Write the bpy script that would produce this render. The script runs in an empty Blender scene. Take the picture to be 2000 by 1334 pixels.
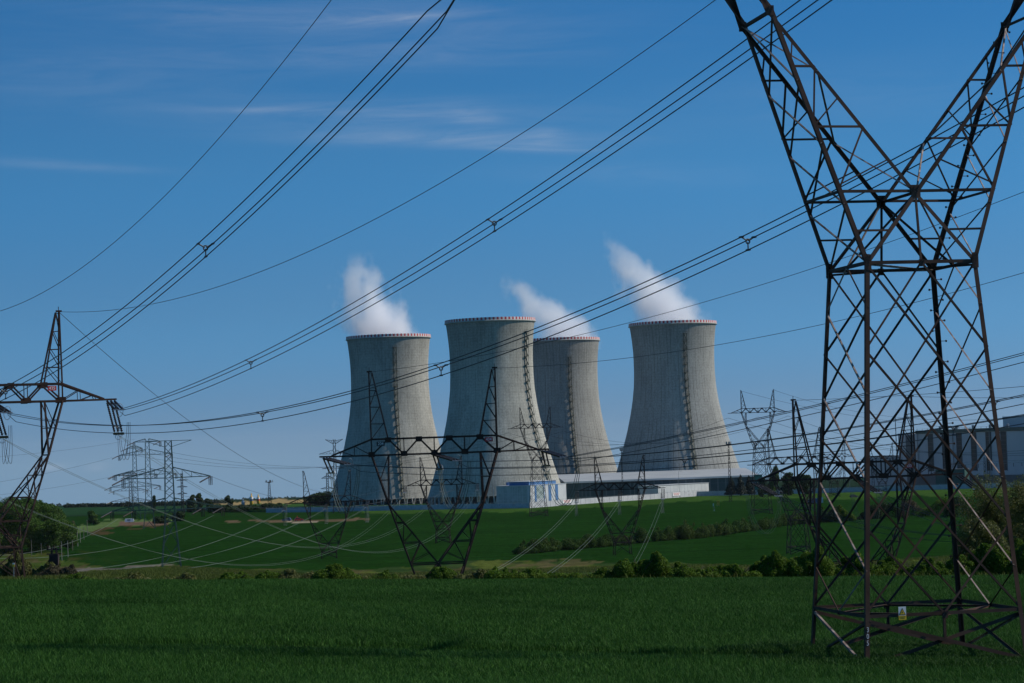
import bpy, math, random
import numpy as np
from mathutils import Vector, Matrix

R_ = math.radians
random.seed(7)
rng = np.random.default_rng(7)
scene = bpy.context.scene
C = scene.collection

# ------------------------------------------------------------------ camera, sky, sun, exposure
FPX = 4800.0                       # focal length in pixels of a 2000 px wide frame
PITCH, ROLL = R_(2.49), R_(1.95)
EYE = Vector((0, 0, 40.0))
F_ = Vector((0, math.cos(PITCH), math.sin(PITCH)))
_R0 = Vector((1, 0, 0)); _U0 = Vector((0, -math.sin(PITCH), math.cos(PITCH)))
RT = math.cos(ROLL) * _R0 - math.sin(ROLL) * _U0
UP = math.sin(ROLL) * _R0 + math.cos(ROLL) * _U0
cam = bpy.data.cameras.new("camera"); camo = bpy.data.objects.new("camera", cam); C.objects.link(camo)
cam.sensor_width = 36; cam.lens = FPX / 2000 * 36
cam.clip_start = 1; cam.clip_end = 60000
m = Matrix.Identity(4)
for i in range(3):
    m[i][0], m[i][1], m[i][2], m[i][3] = RT[i], UP[i], -F_[i], EYE[i]
camo.matrix_world = m
scene.camera = camo

SUN_AZ, SUN_EL = R_(86.5), R_(39.0)      # azimuth from +Y (view direction) towards +X
SUNV = Vector((math.sin(SUN_AZ) * math.cos(SUN_EL), math.cos(SUN_AZ) * math.cos(SUN_EL), math.sin(SUN_EL)))
sl = bpy.data.lights.new("sun", 'SUN'); sl.energy = 4.0; sl.angle = R_(0.5); sl.color = (1.0, 0.93, 0.82)
slo = bpy.data.objects.new("sun", sl); C.objects.link(slo)
slo.rotation_euler = (-SUNV).to_track_quat('-Z', 'Y').to_euler()
scene.view_settings.view_transform = 'Standard'; scene.view_settings.look = 'None'
scene.view_settings.exposure = 0.0; scene.view_settings.gamma = 1.0
scene.cycles.volume_bounces = 12; scene.cycles.max_bounces = 14; scene.cycles.diffuse_bounces = 3; scene.cycles.glossy_bounces = 2; scene.cycles.transmission_bounces = 2
scene.cycles.transparent_max_bounces = 12

HAZE = 0.9e-5
def at(u, v, d):
    """world point seen at pixel (u, v) of a 2000 x 1334 frame, at depth d"""
    u, v, d = float(u), float(v), float(d)
    return EYE + d * (F_ + (u - 1000) / FPX * RT + (667 - v) / FPX * UP)

def proj(p):
    q = Vector(p) - EYE; d = q.dot(F_)
    return 1000 + FPX * q.dot(RT) / d, 667 - FPX * q.dot(UP) / d, d

SKY_TINT = ((0.0, (.60, .72, .81)), (1.0, (.28, .98, 1.36)), (.3, (.53, 1.0, 1.16)), (.62, (.43, 1.12, 1.38)))   # clear, deep blue spring air (halved in the ramp)
# world: Nishita sky, looked up a little higher than the true elevation (clear dark spring sky), thin cirrus
w = bpy.data.worlds.new("World"); scene.world = w; w.use_nodes = True
nt = w.node_tree; N = nt.nodes; Lk = nt.links; N.clear()
def nd(tree, typ, **kw):
    n = tree.nodes.new(typ)
    for k, v in kw.items():
        if k == 'inp':
            for a, b in v.items(): n.inputs[a].default_value = b
        else: setattr(n, k, v)
    return n
def mth(tree, op, a, b=None, clamp=False):
    n = tree.nodes.new('ShaderNodeMath'); n.operation = op; n.use_clamp = clamp
    for i, x in enumerate((a, b)):
        if x is None: continue
        if isinstance(x, (int, float)): n.inputs[i].default_value = x
        else: tree.links.new(x, n.inputs[i])
    return n.outputs[0]
tc = nd(nt, 'ShaderNodeTexCoord'); sep = nd(nt, 'ShaderNodeSeparateXYZ'); Lk.new(tc.outputs['Generated'], sep.inputs[0])
zc = mth(nt, 'MAXIMUM', sep.outputs[2], 0.0)
z2 = mth(nt, 'ADD', mth(nt, 'MULTIPLY', zc, 3.4), 0.16)
cmb = nd(nt, 'ShaderNodeCombineXYZ'); Lk.new(sep.outputs[0], cmb.inputs[0]); Lk.new(sep.outputs[1], cmb.inputs[1]); Lk.new(z2, cmb.inputs[2])
nrm = nd(nt, 'ShaderNodeVectorMath', operation='NORMALIZE'); Lk.new(cmb.outputs[0], nrm.inputs[0])
sky = nd(nt, 'ShaderNodeTexSky'); sky.sky_type = 'NISHITA'; sky.sun_disc = False
sky.sun_elevation = SUN_EL; sky.sun_rotation = SUN_AZ; sky.air_density = 1.0; sky.dust_density = 0.5; sky.ozone_density = 1.6
Lk.new(nrm.outputs[0], sky.inputs[0])
tg_ = nd(nt, 'ShaderNodeMapRange', inp={'From Min': 0.0, 'From Max': 0.18}); Lk.new(sep.outputs[2], tg_.inputs['Value'])
tint = nd(nt, 'ShaderNodeValToRGB'); Lk.new(tg_.outputs[0], tint.inputs[0])
tint.color_ramp.interpolation = 'EASE'
for i_, (p_, c_) in enumerate(SKY_TINT):
    e_ = tint.color_ramp.elements[i_] if i_ < 2 else tint.color_ramp.elements.new(p_)
    e_.position = p_; e_.color = (*[x / 2 for x in c_], 1)
hs = nd(nt, 'ShaderNodeMix', data_type='RGBA', blend_type='MULTIPLY'); hs.inputs[0].default_value = 1.0; Lk.new(sky.outputs[0], hs.inputs[6]); Lk.new(tint.outputs[0], hs.inputs[7])
# cirrus in direction space
az = mth(nt, 'ARCTAN2', sep.outputs[0], sep.outputs[1]); el = mth(nt, 'ARCSINE', sep.outputs[2])
vec = nd(nt, 'ShaderNodeCombineXYZ'); Lk.new(az, vec.inputs[0]); Lk.new(el, vec.inputs[1])
mp = nd(nt, 'ShaderNodeMapping'); mp.inputs['Rotation'].default_value = (0, 0, R_(4)); mp.inputs['Scale'].default_value = (13, 120, 1)
Lk.new(vec.outputs[0], mp.inputs[0])
nz = nd(nt, 'ShaderNodeTexNoise', inp={'Scale': 1.0, 'Detail': 9.0, 'Roughness': 0.68, 'Distortion': 1.1}); Lk.new(mp.outputs[0], nz.inputs['Vector'])
nr = nd(nt, 'ShaderNodeMapRange', inp={'From Min': 0.36, 'From Max': 0.85}); Lk.new(nz.outputs['Fac'], nr.inputs['Value'])
cl = None
for (u, v, su, sv, a, tilt) in ((800, 222, 330, 26, .26, 2), (880, 270, 300, 16, .42, 2.5), (1050, 290, 110, 8, .5, 4), (1065, 265, 34, 16, .25, 0), (925, 226, 55, 20, .3, 8), (560, 215, 140, 6, .3, 1), (620, 36, 460, 40, .26, 2), (770, 36, 120, 10, .35, -3), (700, 110, 420, 30, .2, 0),
                          (150, 160, 320, 60, .13, 6), (110, 322, 160, 9, .25, 4), (1250, 340, 240, 22, .10, 3), (1650, 180, 300, 60, .08, 0), (100, 912, 26, 7, .5, 0), (188, 912, 18, 7, .45, 0)):
    q = (at(u, v, 1) - EYE).normalized()
    sb = nd(nt, 'ShaderNodeVectorMath', operation='SUBTRACT'); sb.inputs[1].default_value = (math.atan2(q.x, q.y), math.asin(q.z), 0); Lk.new(vec.outputs[0], sb.inputs[0])
    mm = nd(nt, 'ShaderNodeMapping'); mm.vector_type = 'POINT'
    mm.inputs['Rotation'].default_value = (0, 0, 0)
    rt = nd(nt, 'ShaderNodeVectorRotate', rotation_type='Z_AXIS'); rt.inputs['Angle'].default_value = R_(tilt); Lk.new(sb.outputs[0], rt.inputs['Vector'])
    mu = nd(nt, 'ShaderNodeVectorMath', operation='MULTIPLY'); mu.inputs[1].default_value = (FPX / su, FPX / sv, 0); Lk.new(rt.outputs[0], mu.inputs[0])
    ln = nd(nt, 'ShaderNodeVectorMath', operation='LENGTH'); Lk.new(mu.outputs[0], ln.inputs[0])
    g = mth(nt, 'MULTIPLY', mth(nt, 'POWER', 2.718, mth(nt, 'MULTIPLY', mth(nt, 'MULTIPLY', ln.outputs['Value'], ln.outputs['Value']), -1.0)), a)
    cl = g if cl is None else mth(nt, 'ADD', cl, g)
    nt.nodes.remove(mm)
cf = mth(nt, 'MULTIPLY', cl, mth(nt, 'ADD', mth(nt, 'MULTIPLY', nr.outputs[0], 0.85), 0.15), clamp=True)
mx = nd(nt, 'ShaderNodeMix', data_type='RGBA'); Lk.new(cf, mx.inputs[0]); Lk.new(hs.outputs[2], mx.inputs[6]); mx.inputs[7].default_value = (2.3, 2.6, 3.1, 1)
bg = nd(nt, 'ShaderNodeBackground'); bg.inputs['Strength'].default_value = 0.2; Lk.new(mx.outputs[2], bg.inputs[0])
wo = nd(nt, 'ShaderNodeOutputWorld'); Lk.new(bg.outputs[0], wo.inputs[0])

# ------------------------------------------------------------------ terrain
def smooth(e0, e1, x):
    t = np.clip((np.asarray(x, float) - e0) / (e1 - e0), 0, 1); return t * t * (3 - 2 * t)
TM = np.array([(-400, -1.7), (0, -1.7), (60, -6.4), (82, -7.9), (97, -8.25), (165, -9.0), (176, -9.6), (240, -16), (300, -20), (450, -26), (560, -29.2), (650, -31.6), (740, -33), (1150, -33.2), (1450, -35.4), (1660, -36), (2000, -40), (2600, -46), (4000, -69), (9000, -152), (30000, -507)], float)
TL = np.array([(-400, -1.7), (0, -1.7), (60, -6.4), (82, -7.9), (97, -8.25), (165, -9.0), (176, -9.6), (270, -13.2), (400, -18.3), (550, -24.5), (740, -32), (1150, -33.2), (1450, -35.4), (1660, -36), (2000, -40), (2600, -46), (4000, -69), (9000, -152), (30000, -507)], float)
KX = np.array([(-400, 0), (40, .03), (80, .05), (110, .047), (165, .031), (240, .01), (400, 0), (30000, 0)], float)
def gz(x, y):
    x = np.asarray(x, float); y = np.asarray(y, float)
    a = x / np.maximum(y, 1.0)
    wl = 1 - smooth(-.15, -.06, a)
    wl = np.where(y < 30, 0, wl)
    z = np.interp(y, TM[:, 0], TM[:, 1]) * (1 - wl) + np.interp(y, TL[:, 0], TL[:, 1]) * wl
    xc = np.clip(x, -60, 45)
    z = z - np.interp(y, KX[:, 0], KX[:, 1]) * np.where(xc > 0, xc * .85, xc)
    # gentle undulation
    z = z + .25 * np.sin(x * .021 + 1.3) * np.sin(y * .017) * smooth(180, 700, y)
    return z + 40.0
def G(x, y): return float(gz(x, y))
def gpt(u, d):
    """ground point in picture column u at depth d"""
    v = 1000
    for _ in range(5):
        p = at(u, v, d); p.z = G(p.x, p.y); u2, v, d2 = proj(p)
    p = at(u, v, d); p.z = G(p.x, p.y)
    return p

# ------------------------------------------------------------------ helpers: mesh collector, objects, materials
class MB:
    def __init__(s): s.v = []; s.f = []; s.m = []; s.mi = 0
    def poly(s, pts, faces):
        o = len(s.v); s.v += [tuple(p) for p in pts]
        for f in faces: s.f.append(tuple(i + o for i in f)); s.m.append(s.mi)
    def box(s, lo, hi):
        x0, y0, z0 = lo; x1, y1, z1 = hi
        s.poly([(x0, y0, z0), (x1, y0, z0), (x1, y1, z0), (x0, y1, z0), (x0, y0, z1), (x1, y0, z1), (x1, y1, z1), (x0, y1, z1)],
               [(3, 2, 1, 0), (4, 5, 6, 7), (0, 1, 5, 4), (1, 2, 6, 5), (2, 3, 7, 6), (3, 0, 4, 7)])
    def bar(s, a, b, w, h=None):
        """square steel bar"""
        a = Vector(a); b = Vector(b); h = h or w
        x = (b - a)
        if x.length < 1e-6: return
        x.normalize(); up = Vector((0, 0, 1)) if abs(x.z) < .95 else Vector((1, 0, 0))
        y = x.cross(up).normalized(); z = x.cross(y)
        y = y * w / 2; z = z * h / 2
        s.poly([a - y - z, a + y - z, a + y + z, a - y + z, b - y - z, b + y - z, b + y + z, b - y + z],
               [(3, 2, 1, 0), (4, 5, 6, 7), (0, 1, 5, 4), (1, 2, 6, 5), (2, 3, 7, 6), (3, 0, 4, 7)])
    def ang(s, a, b, e1, e2, w, t):
        """rolled steel angle: corner line a-b, flanges along e1 and e2"""
        a = Vector(a); b = Vector(b); x = (b - a).normalized()
        e1 = Vector(e1); e1 = (e1 - x * e1.dot(x)).normalized()
        e2 = Vector(e2); e2 = e2 - x * e2.dot(x); e2 = (e2 - e1 * e2.dot(e1)).normalized()
        sec = [(0, 0), (w, 0), (w, t), (t, t), (t, w), (0, w)]
        pts = [a + e1 * p + e2 * q for p, q in sec] + [b + e1 * p + e2 * q for p, q in sec]
        if e1.cross(e2).dot(x) > 0: fs = [(i, (i + 1) % 6, (i + 1) % 6 + 6, i + 6) for i in range(6)] + [(5, 4, 3, 0), (3, 2, 1, 0), (6, 9, 10, 11), (6, 7, 8, 9)]
        else: fs = [(i + 6, (i + 1) % 6 + 6, (i + 1) % 6, i) for i in range(6)] + [(0, 3, 4, 5), (0, 1, 2, 3), (11, 10, 9, 6), (9, 8, 7, 6)]
        s.poly(pts, fs)
    def tube(s, pts, r, n=6, caps=True, r1=None):
        P = [Vector(p) for p in pts]; k = len(P); vs = []; ref = Vector((0.13, 0.2, 1)).normalized()
        for i, p in enumerate(P):
            x = (P[min(i + 1, k - 1)] - P[max(i - 1, 0)]).normalized()
            if abs(x.dot(ref)) > .97: ref = Vector((1, 0.1, 0)).normalized()
            y = x.cross(ref).normalized(); z = x.cross(y)
            rr = r if r1 is None else r + (r1 - r) * i / (k - 1)
            if isinstance(r, (list, tuple)): rr = r[i]
            vs += [p + (y * math.cos(2 * math.pi * j / n) + z * math.sin(2 * math.pi * j / n)) * rr for j in range(n)]
        fs = [(i * n + j, i * n + (j + 1) % n, (i + 1) * n + (j + 1) % n, (i + 1) * n + j) for i in range(k - 1) for j in range(n)]
        if caps: fs += [tuple(range(n))[::-1], tuple((k - 1) * n + j for j in range(n))]
        s.poly(vs, fs)
    def plate(s, c, e1, e2, n, a, b, t):
        """small plate centred at c, sizes a x b along e1, e2, thickness t along n"""
        c = Vector(c); e1 = Vector(e1).normalized(); e2 = Vector(e2).normalized(); n = Vector(n).normalized()
        pts = [c + e1 * (i * a / 2) + e2 * (j * b / 2) + n * (k * t / 2) for k in (-1, 1) for j, i in ((-1, -1), (-1, 1), (1, 1), (1, -1))]
        s.poly(pts, [(3, 2, 1, 0), (4, 5, 6, 7), (0, 1, 5, 4), (1, 2, 6, 5), (2, 3, 7, 6), (3, 0, 4, 7)])
    def lathe(s, prof, n=24, caps=True):
        vs = [(r * math.cos(2 * math.pi * j / n), r * math.sin(2 * math.pi * j / n), z) for r, z in prof for j in range(n)]
        k = len(prof)
        fs = [(i * n + j, i * n + (j + 1) % n, (i + 1) * n + (j + 1) % n, (i + 1) * n + j) for i in range(k - 1) for j in range(n)]
        if caps: fs += [tuple(range(n))[::-1], tuple((k - 1) * n + j for j in range(n))]
        s.poly(vs, fs)
    def mesh(s, name, mats, smooth=False):
        me = bpy.data.meshes.new(name); me.from_pydata(s.v, [], s.f)
        for mt in (mats if isinstance(mats, (list, tuple)) else [mats]): me.materials.append(mt)
        me.polygons.foreach_set('material_index', s.m)
        if smooth: me.polygons.foreach_set('use_smooth', [True] * len(s.f))
        me.update(); return me
    def build(s, name, mats, parent=None, smooth=False, loc=None):
        return ob(name, s.mesh(name, mats, smooth), parent, loc)

def ob(name, me, parent=None, loc=None):
    o = bpy.data.objects.new(name, me); C.objects.link(o)
    if parent is not None: o.parent = parent
    if loc is not None: o.location = loc
    return o
def tag(o, label, cat, group=None, kind=None):
    if label: o['label'] = label
    if cat: o['category'] = cat
    if group: o['group'] = group
    if kind: o['kind'] = kind
    return o
def thing(name, label, cat, loc=(0, 0, 0), rotz=0.0, group=None):
    o = ob(name, None, None, loc); o.rotation_euler = (0, 0, rotz); o.empty_display_size = .3
    return tag(o, label, cat, group)
def structure(o): o['kind'] = 'structure'; return o

def mat(name, col, rough=.7, metal=0.0, spec=.5):
    m = bpy.data.materials.new(name); m.use_nodes = True
    b = m.node_tree.nodes['Principled BSDF']
    b.inputs['Base Color'].default_value = (*col, 1); b.inputs['Roughness'].default_value = rough
    b.inputs['Metallic'].default_value = metal; b.inputs['Specular IOR Level'].default_value = spec
    return m
def noisy(name, c0, c1, scale=1.0, rough=.75, detail=6, stretch=(1, 1, 1), bump=0.0, lo=.35, hi=.68, c2=None, s2=None, spec=.4, metal=0.0, trans=0.0):
    """two (or three) colour patchy material in object space"""
    m = mat(name, c0, rough, metal, spec); t = m.node_tree; b = t.nodes['Principled BSDF']
    tc = nd(t, 'ShaderNodeTexCoord'); mp = nd(t, 'ShaderNodeMapping'); mp.inputs['Scale'].default_value = stretch
    t.links.new(tc.outputs['Object'], mp.inputs[0])
    n = nd(t, 'ShaderNodeTexNoise', inp={'Scale': scale, 'Detail': detail, 'Roughness': .6}); t.links.new(mp.outputs[0], n.inputs['Vector'])
    r = nd(t, 'ShaderNodeMapRange', inp={'From Min': lo, 'From Max': hi}); t.links.new(n.outputs['Fac'], r.inputs['Value'])
    x = nd(t, 'ShaderNodeMix', data_type='RGBA'); x.inputs[6].default_value = (*c0, 1); x.inputs[7].default_value = (*c1, 1); t.links.new(r.outputs[0], x.inputs[0])
    out = x.outputs[2]
    if c2:
        n2 = nd(t, 'ShaderNodeTexNoise', inp={'Scale': s2 or scale * 5, 'Detail': 4.0}); t.links.new(mp.outputs[0], n2.inputs['Vector'])
        r2 = nd(t, 'ShaderNodeMapRange', inp={'From Min': .5, 'From Max': .7}); t.links.new(n2.outputs['Fac'], r2.inputs['Value'])
        x2 = nd(t, 'ShaderNodeMix', data_type='RGBA'); t.links.new(out, x2.inputs[6]); x2.inputs[7].default_value = (*c2, 1); t.links.new(r2.outputs[0], x2.inputs[0]); out = x2.outputs[2]
    t.links.new(out, b.inputs['Base Color'])
    if bump:
        bp = nd(t, 'ShaderNodeBump', inp={'Strength': bump, 'Distance': .05}); t.links.new(n.outputs['Fac'], bp.inputs['Height']); t.links.new(bp.outputs[0], b.inputs['Normal'])
    if trans:
        tr = nd(t, 'ShaderNodeBsdfTranslucent'); t.links.new(out, tr.inputs[0])
        ms = nd(t, 'ShaderNodeMixShader', inp={0: trans}); t.links.new(b.outputs[0], ms.inputs[1]); t.links.new(tr.outputs[0], ms.inputs[2])
        t.links.new(ms.outputs[0], t.nodes['Material Output'].inputs[0])
    return m

M = {}
M['steel'] = noisy('rusty_brown_steel', (.046, .027, .020), (.105, .056, .038), .8, .62, c2=(.075, .052, .042), s2=.35, spec=.12)
M['steel_mid'] = noisy('sooty_brown_steel', (.026, .018, .016), (.060, .034, .026), .5, .65, spec=.1)
M['steel_pale'] = noisy('sunlit_pale_steel', (.26, .20, .17), (.10, .062, .05), .9, .65, c2=(.33, .28, .25), s2=2.5, spec=.1)  # lighter copy for braces; sun on their flanges put into the colour
M['steel_far'] = noisy('dark_brown_steel', (.035, .026, .026), (.06, .042, .038), .5, .7, spec=.1)
M['steel_green'] = noisy('green_painted_steel', (.060, .105, .092), (.035, .065, .058), .4, .6, spec=.15)
M['wire'] = mat('shaded_wire', (.035, .037, .042), .45, .3)  # dark tone of the unlit wire undersides, put into the colour
M['wire_sunlit'] = mat('sunlit_wire', (.12, .145, .12), .6, .1, .2)  # same wires over the fields, lightened as if sunlit from above
M['insulator'] = noisy('brown_glazed_insulator', (.022, .016, .015), (.04, .028, .022), 3, .2)
M['galv'] = mat('galvanised_fitting', (.22, .23, .24), .4, .7)
M['black'] = mat('black_paint', (.012, .012, .013), .5)
M['white'] = mat('white_paint', (.75, .75, .74), .5)
M['yellow'] = mat('sign_yellow', (.75, .46, .02), .5)
M['red'] = mat('sign_red', (.45, .03, .03), .5)

# ------------------------------------------------------------------ ground sheet with land cover
def curve_v(pairs, u): a = np.array(pairs, float); return np.interp(u, a[:, 0], a[:, 1])
us = np.concatenate([np.linspace(-4200, -220, 40), np.linspace(-200, 2200, 481), np.linspace(2220, 6200, 40)])
ds = np.concatenate([[-60, -20, 10, 25, 40, 52, 62, 70], np.linspace(76, 180, 53), 1 / np.linspace(1 / 183, 1 / 2600, 300), np.geomspace(2700, 26000, 40)])
UU, DD = np.meshgrid(us, ds)
AX = (UU - 1000) / FPX
XX = AX * (np.maximum(DD, 0) + 8)
YY = DD.copy(); ZZ = gz(XX, YY)
def projA(X, Y, Z):
    q = np.stack([X, Y, Z - 40.0], -1); Fv, Rv, Uv = (np.array(a) for a in (F_, RT, UP))
    d = np.maximum(q @ Fv, 1e-3); return 1000 + FPX * (q @ Rv) / d, 667 - FPX * (q @ Uv) / d
PU, PV = projA(XX, YY, ZZ)
PU = np.where(YY < 5, 1000, PU); PV = np.where(YY < 5, 3000, PV)
def vnoise(x, y, s, seed):
    r = np.random.default_rng(seed); g = r.random((64, 64)); x = x / s; y = y / s
    i = np.floor(x).astype(int); j = np.floor(y).astype(int); fx = x - i; fy = y - j; fx = fx * fx * (3 - 2 * fx); fy = fy * fy * (3 - 2 * fy)
    a = g[i % 64, j % 64]; b = g[(i + 1) % 64, j % 64]; c = g[i % 64, (j + 1) % 64]; d = g[(i + 1) % 64, (j + 1) % 64]
    return (a * (1 - fx) + b * fx) * (1 - fy) + (c * (1 - fx) + d * fx) * fy
pn = vnoise(PU, PV * 5, 60, 1) * .6 + vnoise(PU, PV * 5, 17, 2) * .4       # broad patches
COL = np.zeros(XX.shape + (3,))
PU0, PV0 = PU, PV
PU = PU + (vnoise(PU0, PV0 * 4, 30, 51) - .5) * 46 + (vnoise(PU0, PV0 * 4, 9, 52) - .5) * 16
PV = PV + (vnoise(PU0, PV0 * 4, 26, 53) - .5) * 7 + (vnoise(PU0, PV0 * 4, 8, 54) - .5) * 2.5
def put(mask, c): 
    mask = np.clip(mask, 0, 1)[..., None]; COL[:] = COL * (1 - mask) + np.array(c) * mask
CROP = (.0085, .034, .0052)
put(np.ones_like(PU), CROP)
put(((YY > 168) & (YY < 1900)) * vnoise(XX, YY, 40, 9) * .5, (.0105, .040, .0062))
# far land
far = YY > 1700
put(far * 1.0, (.014, .032, .018))
put((YY > 1800) * (np.abs(PU - 0) < 560) * (PV > 990) * 1.0, (.016, .05, .02))
put(((PU > 400) & (PU < 660) & (PV > curve_v([(400, 981), (530, 976), (660, 970)], PU)) & (PV < curve_v([(400, 988), (530, 984), (660, 978)], PU)) & (YY > 1750)) * 1.0, (.30, .22, .10))
put(((PU > 500) & (PU < 700) & (PV >= curve_v([(530, 984), (660, 978)], PU)) & (YY > 1700)) * 1.0, (.035, .085, .02))
# pale field left, brown strips
vt = curve_v([(0, 1030), (140, 1030), (200, 1018), (300, 1014), (330, 1014)], PU); vb = curve_v([(0, 1050), (140, 1043), (200, 1034), (260, 1024), (330, 1019)], PU)
put(((PU > 60) & (PU < 335) & (PV > vt) & (PV < vb) & (YY > 700)) * 1.0, (.085, .13, .042))
put(((PU > 170) & (PU < 330) & (PV >= vb) & (PV < vb + 9) & (YY > 700)) * (pn > .35), (.065, .048, .022))
put(((PU0 > 235) & (PU0 < 330) & (PV0 > 1019) & (PV0 < 1026) & (YY > 700)) * (pn > .3), (.13, .085, .06))
bv = curve_v([(430, 1018), (550, 1018), (620, 1017), (700, 1014)], PU)
put(((PU0 > 440) & (PU0 < 720) & (np.abs(PV0 - bv - (pn - .5) * 3) < 2.2) & (YY > 700)) * (pn > .25), (.12, .085, .05))
put(((PU0 > 558) & (PU0 < 622) & (np.abs(PV0 - 1019.5) < 1.2) & (YY > 700)) * 1.0, (.34, .28, .2))
# lighter green grass along the plant wall, dark tracks, field seam
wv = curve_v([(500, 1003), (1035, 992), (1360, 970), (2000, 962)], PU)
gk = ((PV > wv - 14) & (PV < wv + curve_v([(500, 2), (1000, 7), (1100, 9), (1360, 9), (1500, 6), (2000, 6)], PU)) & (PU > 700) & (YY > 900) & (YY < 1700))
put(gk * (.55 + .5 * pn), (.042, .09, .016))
# verge between the near field and the slope
ve = curve_v([(-300, 1070), (0, 1072), (60, 1078), (150, 1100), (230, 1109), (360, 1104), (450, 1111), (600, 1113), (800, 1109), (960, 1090), (1080, 1096), (1300, 1101), (1520, 1104), (1700, 1095), (2000, 1075), (2400, 1070)], PU) + (pn - .5) * 7
ver = ((PV > ve) & (YY > 169))
put(ver * 1.0, (.045, .07, .014))
put(ver * smooth(.45, .62, pn), (.075, .095, .02))
put(ver * smooth(.52, .66, vnoise(PU, PV * 4, 23, 5)) * .8, (.075, .062, .028))
put(ver * smooth(.55, .7, vnoise(PU, PV * 4, 34, 6)) * .8, (.02, .045, .014))
put(((np.abs(PV - curve_v([(80, 1118), (130, 1117), (200, 1112), (260, 1109), (330, 1106)], PU)) < curve_v([(80, 2), (180, 4.5), (330, 1.5)], PU)) & (PU > 70) & (PU < 335) & (YY > 169)) * (.5 + pn * .5), (.16, .13, .115))
put(((np.abs(PV - 1101) < 7) & (PU > 985) & (PU < 1175) & (YY > 169)) * smooth(.35, .55, vnoise(PU0, PV0 * 4, 20, 8)) * .75, (.095, .08, .036))
put(smooth(20, 60, PU) * (1 - smooth(150, 250, PU)) * smooth(1072, 1084, PV) * (YY > 169) * smooth(.42, .6, vnoise(PU0, PV0 * 3, 28, 11)) * .8, (.055, .055, .015))
nr_, nc_ = XX.shape
gv = np.stack([XX, YY, ZZ], -1).reshape(-1, 3)
ii, jj = np.meshgrid(np.arange(nr_ - 1), np.arange(nc_ - 1), indexing='ij'); a0 = (ii * nc_ + jj).ravel()
gf = np.stack([a0, a0 + 1, a0 + nc_ + 1, a0 + nc_], 1)
def npmesh(name, v, f):
    me = bpy.data.meshes.new(name); k = f.shape[1]
    me.vertices.add(len(v)); me.vertices.foreach_set('co', np.ascontiguousarray(v, np.float32).ravel())
    me.loops.add(len(f) * k); me.loops.foreach_set('vertex_index', np.ascontiguousarray(f, np.int32).ravel())
    me.polygons.add(len(f)); me.polygons.foreach_set('loop_start', np.arange(0, len(f) * k, k, dtype=np.int32))
    try: me.polygons.foreach_set('loop_total', np.full(len(f), k, np.int32))
    except Exception: pass
    me.update(calc_edges=True); return me
gm = npmesh('ground', gv, gf)
gm.polygons.foreach_set('use_smooth', [True] * len(gf))
mg = mat('fields', CROP, .95, 0, 0.0); t = mg.node_tree; b = t.nodes['Principled BSDF']
at_ = nd(t, 'ShaderNodeAttribute', attribute_name='cover')
tcg = nd(t, 'ShaderNodeTexCoord')
def gnoise(sc, lo, hi, st=(1, 1, 1), det=5):
    mpg = nd(t, 'ShaderNodeMapping'); mpg.inputs['Scale'].default_value = st; t.links.new(tcg.outputs['Object'], mpg.inputs[0])
    n = nd(t, 'ShaderNodeTexNoise', inp={'Scale': sc, 'Detail': det, 'Roughness': .65}); t.links.new(mpg.outputs[0], n.inputs['Vector'])
    r = nd(t, 'ShaderNodeMapRange', inp={'From Min': .3, 'From Max': .7, 'To Min': lo, 'To Max': hi}); t.links.new(n.outputs['Fac'], r.inputs['Value']); return r.outputs[0], n
f1, n1 = gnoise(.5, .72, 1.25, (1, .35, 1)); f2, n2 = gnoise(.03, .85, 1.15); f3, n3 = gnoise(.12, .74, 1.22, (.18, 1, 1))
spg = nd(t, 'ShaderNodeSeparateXYZ'); t.links.new(tcg.outputs['Object'], spg.inputs[0])
tl = mth(t, 'ADD', mth(t, 'MULTIPLY', spg.outputs[0], .16 / 27), mth(t, 'MULTIPLY', spg.outputs[1], 1 / 27)); tl = mth(t, 'ADD', tl, mth(t, 'MULTIPLY', n2.outputs['Fac'], 1.1))
tf = mth(t, 'SUBTRACT', 1.0, mth(t, 'MULTIPLY', mth(t, 'LESS_THAN', mth(t, 'ABSOLUTE', mth(t, 'SUBTRACT', mth(t, 'FRACT', tl), .5)), .045), .26))
fm = mth(t, 'MULTIPLY', mth(t, 'MULTIPLY', mth(t, 'MULTIPLY', f1, f2), f3), tf)
vm = nd(t, 'ShaderNodeVectorMath', operation='SCALE'); t.links.new(at_.outputs['Color'], vm.inputs[0]); t.links.new(fm, vm.inputs['Scale']); t.links.new(vm.outputs[0], b.inputs['Base Color'])
bp = nd(t, 'ShaderNodeBump', inp={'Strength': .7, 'Distance': .5}); t.links.new(n1.outputs['Fac'], bp.inputs['Height']); t.links.new(bp.outputs[0], b.inputs['Normal'])
gm.materials.append(mg)
structure(ob('ground', gm))

def row_d(u, v, lo=60, hi=166):
    for _ in range(40):
        m_ = (lo + hi) / 2
        if proj(gpt(u, m_))[1] > v: lo = m_
        else: hi = m_
    return lo
SHADOW_BAND = np.array([(p.x, p.y) for p in (gpt(u, row_d(u, v)) for u, v in ((-150, 1262), (0, 1262), (250, 1264), (520, 1266), (700, 1271), (900, 1275), (1150, 1281), (1400, 1287), (1600, 1293)))])  # ground line along which the near pylon's shadow is painted in
SHADOW_BAND_W = np.interp(SHADOW_BAND[:, 0], [-26, -12, -7, 2, 8, 12], [1.5, 1.5, 2.2, 1.9, 1.2, .2])
def track(x, y):  # track of the near pylon's shadow, put into soil colour and blades
    yc = np.interp(x, SHADOW_BAND[:, 0], SHADOW_BAND[:, 1]); w_ = np.interp(x, SHADOW_BAND[:, 0], SHADOW_BAND_W)
    d_ = np.abs(y - yc - (vnoise(x, y, 2.0, 61) - .5) * 1.2); return 1 - smooth(w_ * .55, w_ * 1.1, d_)
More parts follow.
